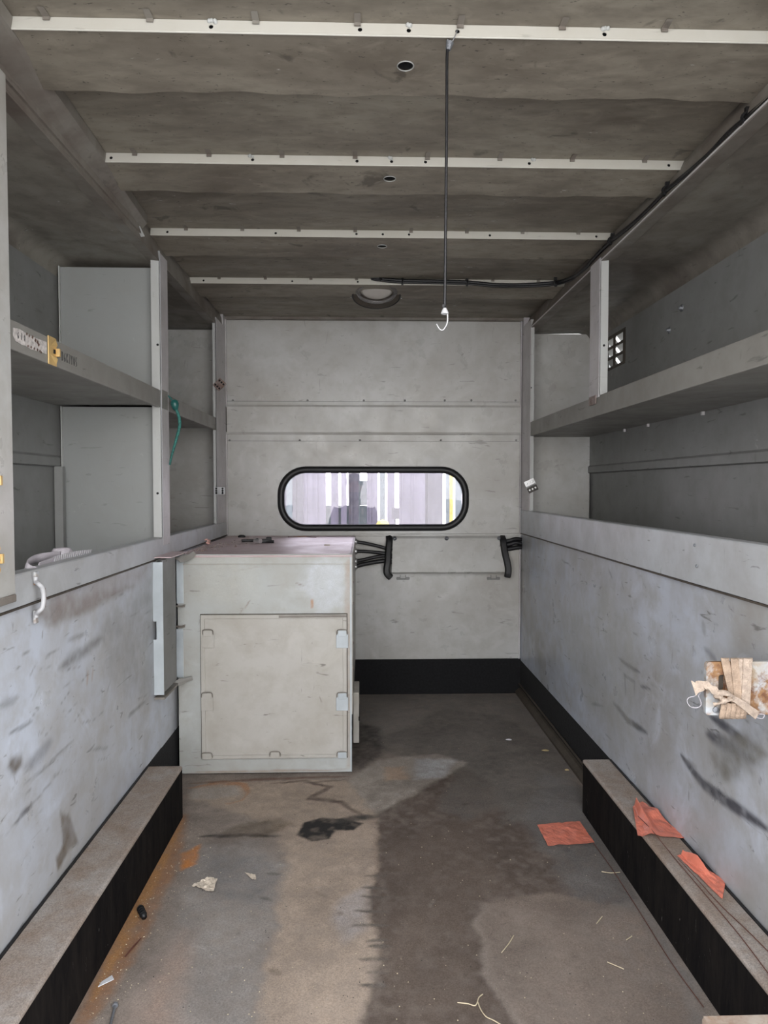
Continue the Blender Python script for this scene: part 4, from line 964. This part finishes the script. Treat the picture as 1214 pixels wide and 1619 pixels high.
# green one
G_ = lambda x, y, d=.012: onX(x, y, XL+d)
yg = 2.50
g3 = lambda x, y, Y=2.478: onY(x, y, Y)
t = empty('bungee_cord', g3(275, 640), 'short green bungee strap hooked beside the left post', 'bungee cord')
b = bm_(); tube(b, spline([g3(265,625), g3(270,630), g3(274,636)], 4), .003, 8); link('hook', b, 'greenh', parent=t, smooth=True)
b = bm_(); lathe(b, g3(275,632), g3(278,648)-g3(275,632), [(.006,0),(.013,.006),(.015,.016),(.013,.024),(.008,.036),(.005,.037)], 16); link('hook_cup', b, 'greenh', parent=t, smooth=True)
b = bm_(); tube(b, spline([g3(278,645), g3(283,660), g3(284,673), g3(280,690), g3(275,708), g3(271,722), g3(268.5,735)], 6), [.0055]*18+[.0052-.0001*i for i in range(19)], 10); link('cord', b, 'green', parent=t, smooth=True)

# ================================================================== GRAB HANDLE on left wall
hp = lambda x, y, d: onX(x, y, XL+d)
t = empty('grab_handle', hp(60, 945, .003), 'chipped white grab handle on the left wall below the sill', 'handle')
b = bm_(); tube(b, spline([hp(56,912,.008), hp(57,920,.010), hp(62,924,.022), hp(67,930,.026), hp(69,945,.027), hp(67,960,.026), hp(62,966,.020), hp(58,970,.010), hp(57,976,.008)], 5), .0048, 10); link('grip', b, 'white', parent=t, smooth=True)
b = bm_(); tube(b, [hp(69.8,930,.0285), hp(71.5,946,.029), hp(69.8,960,.0285)], .0028, 8); link('rust_streak', b, 'rusthinge', parent=t)
for y in (914, 975):
    q = hp(57, y, .005); b = bm_(); obox(b, q, (.003,0,0), (0,.008,0), (0,0,.014)); link('mounting_foot', b, 'rusty', parent=t, bevel=.002)

# white strap on the left sill
q = lambda x, y, Z=.892, : onZ(x, y, Z)
s3 = lambda x, y, X: onX(x, y, X)
t = empty('white_strap', s3(90, 888, -.72), 'crumpled white ribbed webbing strap on the left sill', 'strap')
b = bm_(); P_ = [s3(62,905,-.70), s3(44,900,-.715), s3(42,892,-.73), s3(55,884,-.745), s3(75,880,-.74), s3(95,878,-.735)]
ribbon(b, spline(P_, 6), .020, (.2,.3,1), .002); link('loop', b, 'wstrap', parent=t, smooth=True)
b = bm_(); P_ = [s3(60,897,-.72), s3(85,887,-.72), s3(105,881,-.72), s3(125,877,-.72), s3(143,875,-.72)]
ribbon(b, spline(P_, 5), .022, (.3,.2,.9), .002); link('ribbed_band', b, 'wstrap', parent=t)
b = bm_()
SP = spline(P_, 12)
for i in range(12, len(SP)-1, 2):
    a = SP[i]; obox(b, a+Vector((.0025,-.001,.0)), (.001,0,0), (0,.0015,.0005), (.002,0,.0105))
link('ribs', b, 'white', parent=t)
b = bm_(); p = s3(98,871,-.76); lathe(b, Vector((p.x, p.y, .87)), (0,0,1), [(.026,0),(.026,.025),(.020,.036),(.0,.038)], 18); tag(link('pale_roll', b, 'wstrap', smooth=True), 'small lilac white roll standing behind the strap on the left sill', 'roll')
b = bm_()
for k in range(14):
    p = onX(random.uniform(18,50), random.uniform(884,900), -.78); s = random.uniform(.006,.016); p.z = .815
    tube(b, spline([p+Vector((0,-s,0)), p+Vector((random.uniform(-.01,.01),0,s*.8)), p+Vector((0,s,0))], 4), .003, 6)
tag(link('wire_scraps', b, 'darkmetal'), 'tangle of dark scraps in the left bin beside the near post', 'debris', kind='stuff')

# ================================================================== RUSTY PLATE with wrapped strap, right edge
YP = 1.30
pp = lambda x, y, d=0: onY(x, y, YP-d)
A = pp(1117, 1047); B_ = pp(1117, 1131)
t = empty('lashing_plate', pp(1160, 1131), 'rusty white steel plate with tan strap wrapped round it, right edge of the photo', 'lashing plate')
pxl, pxr = A.x, XR-.006
sl = pp(1136, 1067); sl2 = pp(1147, 1093)
b = bm_(); plate(b, rrect(pxl, pxr, B_.z, A.z, .006, 4), [rrect(sl.x, sl2.x, sl2.z, sl.z, .005, 4)], lambda u, v: (u, YP, v), (0,.010,0)); link('plate', b, 'rusty', parent=t, bevel=.001)
b = bm_(); box(b, sl.x-.001, sl2.x+.001, YP+.012, YP+.016, sl2.z-.002, sl.z+.002); link('slot_back', b, 'ring', parent=t)
def wrap(x_top, x_bot, wt, nm, mat, yt=1042, yb=1134, d=.004, lean=0):
    P = [pp(x_top, yt+8, -.014), pp(x_top, yt, -.006), pp(x_top, yt, d*.5), pp(x_top+(x_bot-x_top)*.05, yt+6, d), pp((x_top+x_bot)/2, (yt+yb)/2, d), pp(x_bot, yb-5, d), pp(x_bot, yb, d*.5), pp(x_bot, yb, -.006), pp(x_bot, yb-8, -.014)]
    b = bm_(); ribbon(b, spline(P, 5), wt, (1,0,0), .0018); return link(nm, b, mat, parent=t, smooth=False)
wrap(1146, 1166, .015, 'strap_turn', 'strap', d=.004)
wrap(1161, 1169, .015, 'strap_turn', 'strap', d=.0065)
wrap(1172, 1174, .017, 'strap_turn', 'straprib', d=.005, yb=1128)
wrap(1182, 1178, .017, 'strap_turn', 'straprib', d=.008, yb=1126)
for x in (1142, 1150, 1158, 1166, 1174):      # lower bulging turns
    P = [pp(x+3, 1112, .010), pp(x+2, 1122, .013), pp(x, 1131, .010), pp(x, 1135, .002), pp(x, 1133, -.012)]
    b = bm_(); ribbon(b, spline(P, 5), .012, (1,0,0), .003); link('lower_turn', b, 'strap', parent=t, smooth=True)
# knot
b = bm_(); rng = random.Random(2)
P = [pp(1146,1110,.012), pp(1139,1104,.02), pp(1132,1101,.018), pp(1137,1096,.024), pp(1147,1096,.026), pp(1157,1100,.022), pp(1154,1106,.018), pp(1144,1107,.022), pp(1136,1112,.016), pp(1128,1114,.012)]
ribbon(b, spline(P, 5), .010, [(math.sin(i*.35), .6, math.cos(i*.35)) for i in range((len(P)-1)*5+1)], .003); link('knot', b, 'straprib', parent=t, smooth=True)
P = [pp(1143,1098,.022), pp(1135,1095,.022), pp(1127,1090,.020), pp(1118,1084,.018), pp(1110,1082,.018), pp(1104,1086,.016), pp(1096,1088,.014)]
n_ = (len(P)-1)*5+1
b = bm_(); ribbon(b, spline(P, 5), .014, (0,.25,1), .002, widths=[.013+.003*math.sin(i*.9)+(.011*max(0, (i-18))/10) for i in range(n_)]); link('frayed_end', b, 'straprib', parent=t)
P = [pp(1150,1102,.018), pp(1162,1106,.020), pp(1174,1114,.018), pp(1186,1123,.014), pp(1197,1131,.010)]
b = bm_(); ribbon(b, spline(P, 5), .013, (.4,.1,1), .002, widths=[.009+.0004*i for i in range(21)]); link('loose_tail', b, 'straprib', parent=t)
P = [pp(1101,1098,.014), pp(1097,1101,.012), pp(1089,1103,.012), pp(1086,1109,.012), pp(1091,1117,.012), pp(1101,1119,.012), pp(1108,1115,.012), pp(1107,1107,.012), pp(1104,1100,.012), pp(1107,1096,.014)]
b = bm_(); tube(b, spline(P, 5), .0008, 6); link('loose_thread', b, 'wstrap', parent=t)
P = [pp(1194,1134,.008), pp(1205,1136,.008), pp(1208,1130,.008), pp(1200,1129,.008)]
b = bm_(); tube(b, spline(P, 5), .0008, 6); link('loose_thread', b, 'wstrap', parent=t)
b = bm_(); lathe(b, pp(1131,1122,.0), (0,-1,0), [(.006,0),(.006,.003),(0,.004)], 12); link('plate_bolt', b, 'zinc', parent=t)

# white board at the lower right picture corner
p = onY(1113, 1603, .90); q_ = .700
t = empty('white_board', ((p.x+q_)/2, .89, 0), 'rusty white board standing on the floor in the lower right corner', 'board')
b = bm_(); box(b, p.x, q_, .875, .893, 0, p.z-.003); link('panel', b, 'boardpaint', parent=t)
b = bm_(); box(b, p.x-.003, q_, .873, .897, p.z-.006, p.z); link('top_edge', b, 'boardedge', parent=t, bevel=.001)
b = bm_(); box(b, p.x-.004, p.x+.001, .873, .897, 0, p.z-.004); link('side_edge', b, 'boardedge', parent=t)

# ================================================================== LITTER
def crumple(name, corners, Zf, amp, mat, seed, n=22, fold=None):
    """sheet of thin film or paper: bilinear patch with folds, real thickness"""
    rg = np.random.RandomState(seed); c = [Vector(v) for v in corners]
    b = bm_(); V = []
    for i in range(n+1):
        row = []
        for j in range(n+1):
            u, v = i/n, j/n
            p = c[0].lerp(c[1], u).lerp(c[3].lerp(c[2], u), v)
            h = amp*(abs(float(fbm(np.array([u*4+seed]), np.array([v*4]))[0]))*2.2 + .25*math.sin(u*9+v*5+seed)**2)
            if fold: h += fold(u, v)
            row.append(b.verts.new((p.x, p.y, p.z+h+.001)))
        V.append(row)
    for i in range(n):
        for j in range(n): b.faces.new((V[i][j], V[i+1][j], V[i+1][j+1], V[i][j+1]))
    o = link(name, b, mat)
    s = o.modifiers.new('thickness', 'SOLIDIFY'); s.thickness = .0004; s.offset = 1
    return o
def flag(corners, Z, amp, seed, label, wire, fold=None, stat=None):
    cs_ = [onZ(x, y, Z) for x, y in corners]
    ctr = sum(cs_, Vector())/4
    t = empty('marker_flag', ctr, label, 'marker flag', 'orange marker flags')
    o = crumple('film', cs_, Z, amp, 'orange', seed, fold=fold)
    o.location = Vector(o.location)-ctr; o.parent = t
    b = bm_(); tube(b, spline([onZ(x, y, Z+h) for x, y, h in wire], 5), .0010, 6); link('wire_stake', b, 'flagwire', parent=t)
    return t
flag([(849,1305),(916,1299),(940,1334),(866,1338)], .001, .004, 1, 'flat orange marker flag on the floor left of the right wheel box', [(938,1333,.003),(965,1370,.003),(1010,1440,.003),(1060,1520,.003),(1112,1592,.003)])
flag([(1000,1277),(1016,1268),(1087,1328),(1008,1323)], .175, .006, 4, 'crumpled orange marker flag on the right wheel box, farther from camera', [(1008,1290,.012),(1030,1312,.012),(1065,1355,.004),(1120,1420,.003),(1170,1480,.003),(1230,1560,.003)],
     fold=lambda u, v: .020*math.exp(-((u-.35)/.13)**2)*(1-v*.6)+.012*math.exp(-((v-.35)/.1)**2)*u)
b = None
flag([(1070,1354),(1083,1352),(1147,1396),(1142,1423)], .175, .006, 8, 'orange marker flag with a raised fold on the right wheel box, nearer to camera', [(1072,1358,.010),(1100,1388,.010),(1140,1432,.004),(1180,1470,.003),(1240,1530,.003)],
     fold=lambda u, v: .022*math.exp(-((u-.72)/.13)**2-((v-.3)/.3)**2))
o = crumple('paper_scrap', [onZ(x, y, .001) for x, y in ((303,1402),(329,1389),(344,1391),(337,1413))], 0, .008, 'paper', 12, 14); tag(o, 'crumpled tan paper scrap on the floor in front of the cabinet', 'paper scrap')
o = crumple('paper_scrap', [onZ(x, y, .001) for x, y in ((387,1380),(404,1384),(405,1392),(398,1391))], 0, .004, 'paper', 5, 8); tag(o, 'tiny pale leaf-shaped scrap right of the tan paper', 'paper scrap')
b = bm_(); prism(b, [onZ(x, y, .002) for x, y in ((155,1561),(161,1553),(177,1543),(180,1549))], (0,0,.002)); tag(link('plastic_strip', b, 'wpaper'), 'white plastic strip on the floor beside the left wheel box', 'plastic strip')
t = empty('rubber_plug', onZ(225, 1442, 0), 'small black ribbed rubber plug beside the left wheel box', 'plug')
b = bm_(); a = onZ(221,1434,.008); c = onZ(228,1450,.008); tube(b, [a, a.lerp(c,.5), c], [.006,.0075,.0065], 12); link('plug_body', b, 'rubber', parent=t, smooth=True)
b = bm_()
for f in (.15,.35,.55,.75): torus(b, a.lerp(c, f), c-a, .0075, .0015, 14, 6)
link('ribs', b, 'rubber', parent=t)
t = empty('bolt', onZ(178, 1600, 0), 'long dull steel bolt on the floor at the bottom left of the photo', 'bolt')
b = bm_(); a = onZ(182,1590,.005); c = onZ(174,1622,.005); tube(b, [a, c], .0028, 8); link('shank', b, 'zinc', parent=t)
b = bm_(); d = (c-a).normalized(); cyl(b, a-d*.004, d, .0062, .005, 6); link('head', b, 'zinc', parent=t)
b = bm_(); tube(b, [onZ(198,1512,.004), onZ(212,1495,.005), onZ(223,1483,.004)], [.002,.0022,.0012], 6); tag(link('nail', b, 'flagwire'), 'thin rusty nail beside the left wheel box', 'nail')
tw = [([(723,1585),(740,1587),(750,1590),(754,1586),(757,1577),(763,1572)], 'thin forked straw lying at the bottom centre, left branch'), ([(755,1583),(760,1596),(768,1607),(780,1613),(795,1622)], 'thick straw at the bottom centre, right branch'),
      ([(793,1506),(804,1492),(812,1479)], 'short straw left of the right wheel box, bottom half'), ([(951,1378),(965,1380),(980,1379)], 'short straw beside the right wheel box below the floor flag'), ([(943,1460),(952,1449)], 'tiny straw near the right wheel box'), ([(960,1521),(986,1532)], 'straw on the floor near the bottom right'), ([(990,1486),(999,1480)], 'tiny bent straw at right on the floor'), ([(1034,1365),(1035,1352)], 'straw leaning on the right wheel box')]
for pts, lab in tw:
    b = bm_(); tube(b, spline([onZ(x, y, .003) for x, y in pts], 4), .0011, 6); tag(link('straw', b, 'straw'), lab, 'straw', 'straws on the floor')
for x, y, lab in ((862,1187,'curled ochre leaf by the right baseboard, farther one'), (893,1192,'small ochre leaf against the right baseboard'), (896,1218,'small ochre leaf by the right baseboard, just before the wheel box'), (804,1170,'white lump of putty on the dark floor near the bulkhead')):
    p = onZ(x, y, .002); s = .014 if x == 862 else (.012 if x == 804 else .008)
    b = bm_(); lathe(b, p, (.1,.2,1), [(s*.55,0),(s*.6,.002),(s*.3,.005),(0,.006)], 10)
    for v in b.verts: v.co.x = p.x+(v.co.x-p.x)*1.9
    nm = 'putty_lump' if x == 804 else 'leaf'
    tag(link(nm, b, 'wpaper' if x == 804 else 'ochre'), lab, 'putty' if x == 804 else 'leaf')
# grit: uncountable crumbs over the floor
rg = random.Random(11)
for nm, mat, n, lab in (('grit','straw',900,'pale paint crumbs and grit scattered over the floor'), ('dark_crumbs','rubber',420,'dark crumbs scattered over the floor')):
    b = bm_()
    for k in range(n):
        if nm == 'grit' and k < 330:
            yy = rg.uniform(1295, 1610); x = 290-(yy-1288)*.53+abs(rg.gauss(0, 34))+6; y = yy
        else: x = rg.uniform(180, 1080); y = rg.uniform(1120, 1615)
        p = onZ(x, y, .001)
        if not (-.57 < p.x < .68) or (p.x < -.03 and p.y > 2.54): continue
        s = rg.choice((.0005,.0006,.0008,.0011,.0017)); a = rg.uniform(0, 3.1)
        vs = [b.verts.new(p+Vector((s*math.cos(a+q), s*rg.uniform(.5,1)*math.sin(a+q), 0))) for q in (0, 2.1, 4.2)]
        tp = b.verts.new(p+Vector((0,0,s)))
        for i in range(3): b.faces.new((vs[i], vs[(i+1)%3], tp))
        b.faces.new(vs[::-1])
    tag(link(nm, b, mat), lab, 'grit', kind='stuff')

# ================================================================== OUTSIDE, seen through the window
gz = -.62
b = bm_(); 
for a_ in (1,): box(b, -9, 9, -9, 14, gz-.05, gz)
struct('ground', b, 'ground')
YF = 5.4
rg = random.Random(5)
t = empty('board_fence', (.1, YF, gz), 'screen of lilac and teal upright boards outside, seen through the window', 'fence')
wx = lambda x, Y: onY(x, 790, Y).x
# (left px, right px, material, top px or None, depth)
bd = [(440,452,'greyb'),(452,462,'teal'),(462,479,'greyb'),(479,496,'lilac'),(496,515,'lilac'),(523,535,'lilac'),(539,548,'lilac'),(551,567,'greyb'),(567,569,'teal'),(580,597,'lilac'),(600,609,'teal'),(612,624,'lilac'),(631,650,'lilac'),(650,672,'lilac'),(672,700,'greyb'),(705,712,'teal'),(720,730,'teal'),(736,760,'lilac')]
for i, (a, c, mt) in enumerate(bd):
    b = bm_(); Yq = YF+rg.uniform(0,.05); zt_ = 1.36
    box(b, wx(a, Yq), wx(c, Yq), Yq, Yq+.03, gz, zt_)
    if mt != 'teal' and c-a > 12: box(b, wx(a, Yq)+.02, wx(a, Yq)+.03, Yq-.012, Yq, gz, zt_)
    link('board', b, mt, parent=t)
b = bm_(); box(b, wx(438,YF+.09), wx(580,YF+.09), YF+.09, YF+.12, gz, onY(590,800,YF).z); link('lower_rail', b, 'teal', parent=t)
b = bm_(); box(b, wx(568,YF+.09), wx(582,YF+.09), YF+.08, YF+.12, onY(590,799,YF).z, onY(590,760,YF).z); link('patch', b, 'teal', parent=t)
b = bm_(); tube(b, [(wx(713.5,5.0), 5.0, gz), (wx(713.5,5.0), 5.0, 1.5)], .014, 10); tag(link('yellow_pole', b, 'yellowp'), 'thin yellow upright pole outside, right end of the window', 'pole')
b = bm_(); p = onY(605, 826, 4.9); lathe(b, (p.x, p.y, gz), (0,0,1), [(.05,0),(.05,p.z-gz-.02),(.035,p.z-gz+.01),(0,p.z-gz+.02)], 16); tag(link('yellow_bollard', b, 'yellowp', smooth=True), 'round yellow bollard top outside, at the lower edge of the window', 'bollard')
b = bm_(); plate(b, rect2(wx(619,5.3), wx(631,5.3), onY(600,821,5.3).z, onY(600,803,5.3).z), [], lambda u, v: (u, 5.3, v), (0,.02,0)); box(b, wx(624,5.3), wx(626,5.3), 5.32, 5.34, gz, onY(600,820,5.3).z)
tag(link('grey_junction_box', b, 'greyb'), 'small grey box on a stake outside the window', 'junction box')

# the photographer, whose reflection shows in the window
def skin_mesh(name, pts, edges, rad, mat, parent, root=0, sub=2):
    me = bpy.data.meshes.new(name); me.from_pydata(pts, edges, []); o = bpy.data.objects.new(name, me); COL.objects.link(o)
    o.modifiers.new('skin', 'SKIN'); 
    for i, r in enumerate(rad): me.skin_vertices[0].data[i].radius = (r, r) if not isinstance(r, tuple) else r
    me.skin_vertices[0].data[root].use_root = True
    s = o.modifiers.new('sub', 'SUBSURF'); s.levels = sub; s.render_levels = sub
    me.materials.append(M[mat]); o.parent = parent; return o
t = empty('person', (-.10, -.42, gz), 'person in a dark jacket holding up a phone, reflected in the window', 'person')
H = 1.80
P = [(0,0,.95),(0,0,1.15),(0,0,1.36),(0,0,1.48),(0,.01,1.54),(0,.02,1.64),(0,.03,1.73),
     (-.19,0,1.42),(-.26,.05,1.17),(-.10,.26,1.30),(-.05,.31,1.40),
     (.19,0,1.42),(.26,.05,1.17),(.12,.26,1.30),(.10,.30,1.42),
     (-.10,0,.88),(-.11,.02,.48),(-.12,-.02,.08),(-.12,.12,.04),
     (.10,0,.88),(.11,.02,.48),(.12,-.02,.08),(.12,.12,.04)]
E = [(0,1),(1,2),(2,3),(3,4),(4,5),(5,6),(2,7),(7,8),(8,9),(9,10),(2,11),(11,12),(12,13),(13,14),(0,15),(15,16),(16,17),(17,18),(0,19),(19,20),(20,21),(21,22)]
R_ = [(.15,.11),(.14,.11),(.17,.12),(.07,.07),(.055,.055),(.08,.095),(.07,.085),(.07,.07),.05,.038,.035,(.07,.07),.05,.038,.035,.09,.06,.045,.04,.09,.06,.045,.04]
skin_mesh('body', P, E, R_, 'jacket', t)
for s, hx in ((-1, -.05), (1, .10)):
    for k in range(5):
        a = (hx+s*.0, .315, 1.425+.016*k-.03) if k < 4 else (hx, .31, 1.40)
        pts = [a, (a[0]+.02*-s, a[1]+.03, a[2]+.005), (a[0]+.045*-s, a[1]+.028, a[2]+.008)] if k < 4 else [a, (a[0]-.02*s, a[1]-.01, a[2]+.03), (a[0]-.03*s, a[1]-.0, a[2]+.055)]
        skin_mesh('finger', pts, [(0,1),(1,2)], [.010,.009,.008], 'skin', t, sub=1)
b = bm_(); lathe(b, t.location+Vector((0,.035,1.60)), (0,0,1), [(0,.0),(.05,.005),(.078,.05),(.085,.10),(.078,.155),(.05,.20),(0,.215)], 20); link('face', b, 'skin', parent=t, smooth=True)
b = bm_(); lathe(b, t.location+Vector((0,.020,1.70)), (0,0,1), [(.095,.0),(.095,.05),(.07,.11),(0,.13)], 20); link('cap', b, 'jacket', parent=t, smooth=True)
b = bm_(); box(b, t.location.x-.02, t.location.x+.07, t.location.y+.365, t.location.y+.373, gz+1.40, gz+1.56); ph = link('phone', b, 'rubber', bevel=.003); tag(ph, 'dark phone held up by the person reflected in the window', 'phone')
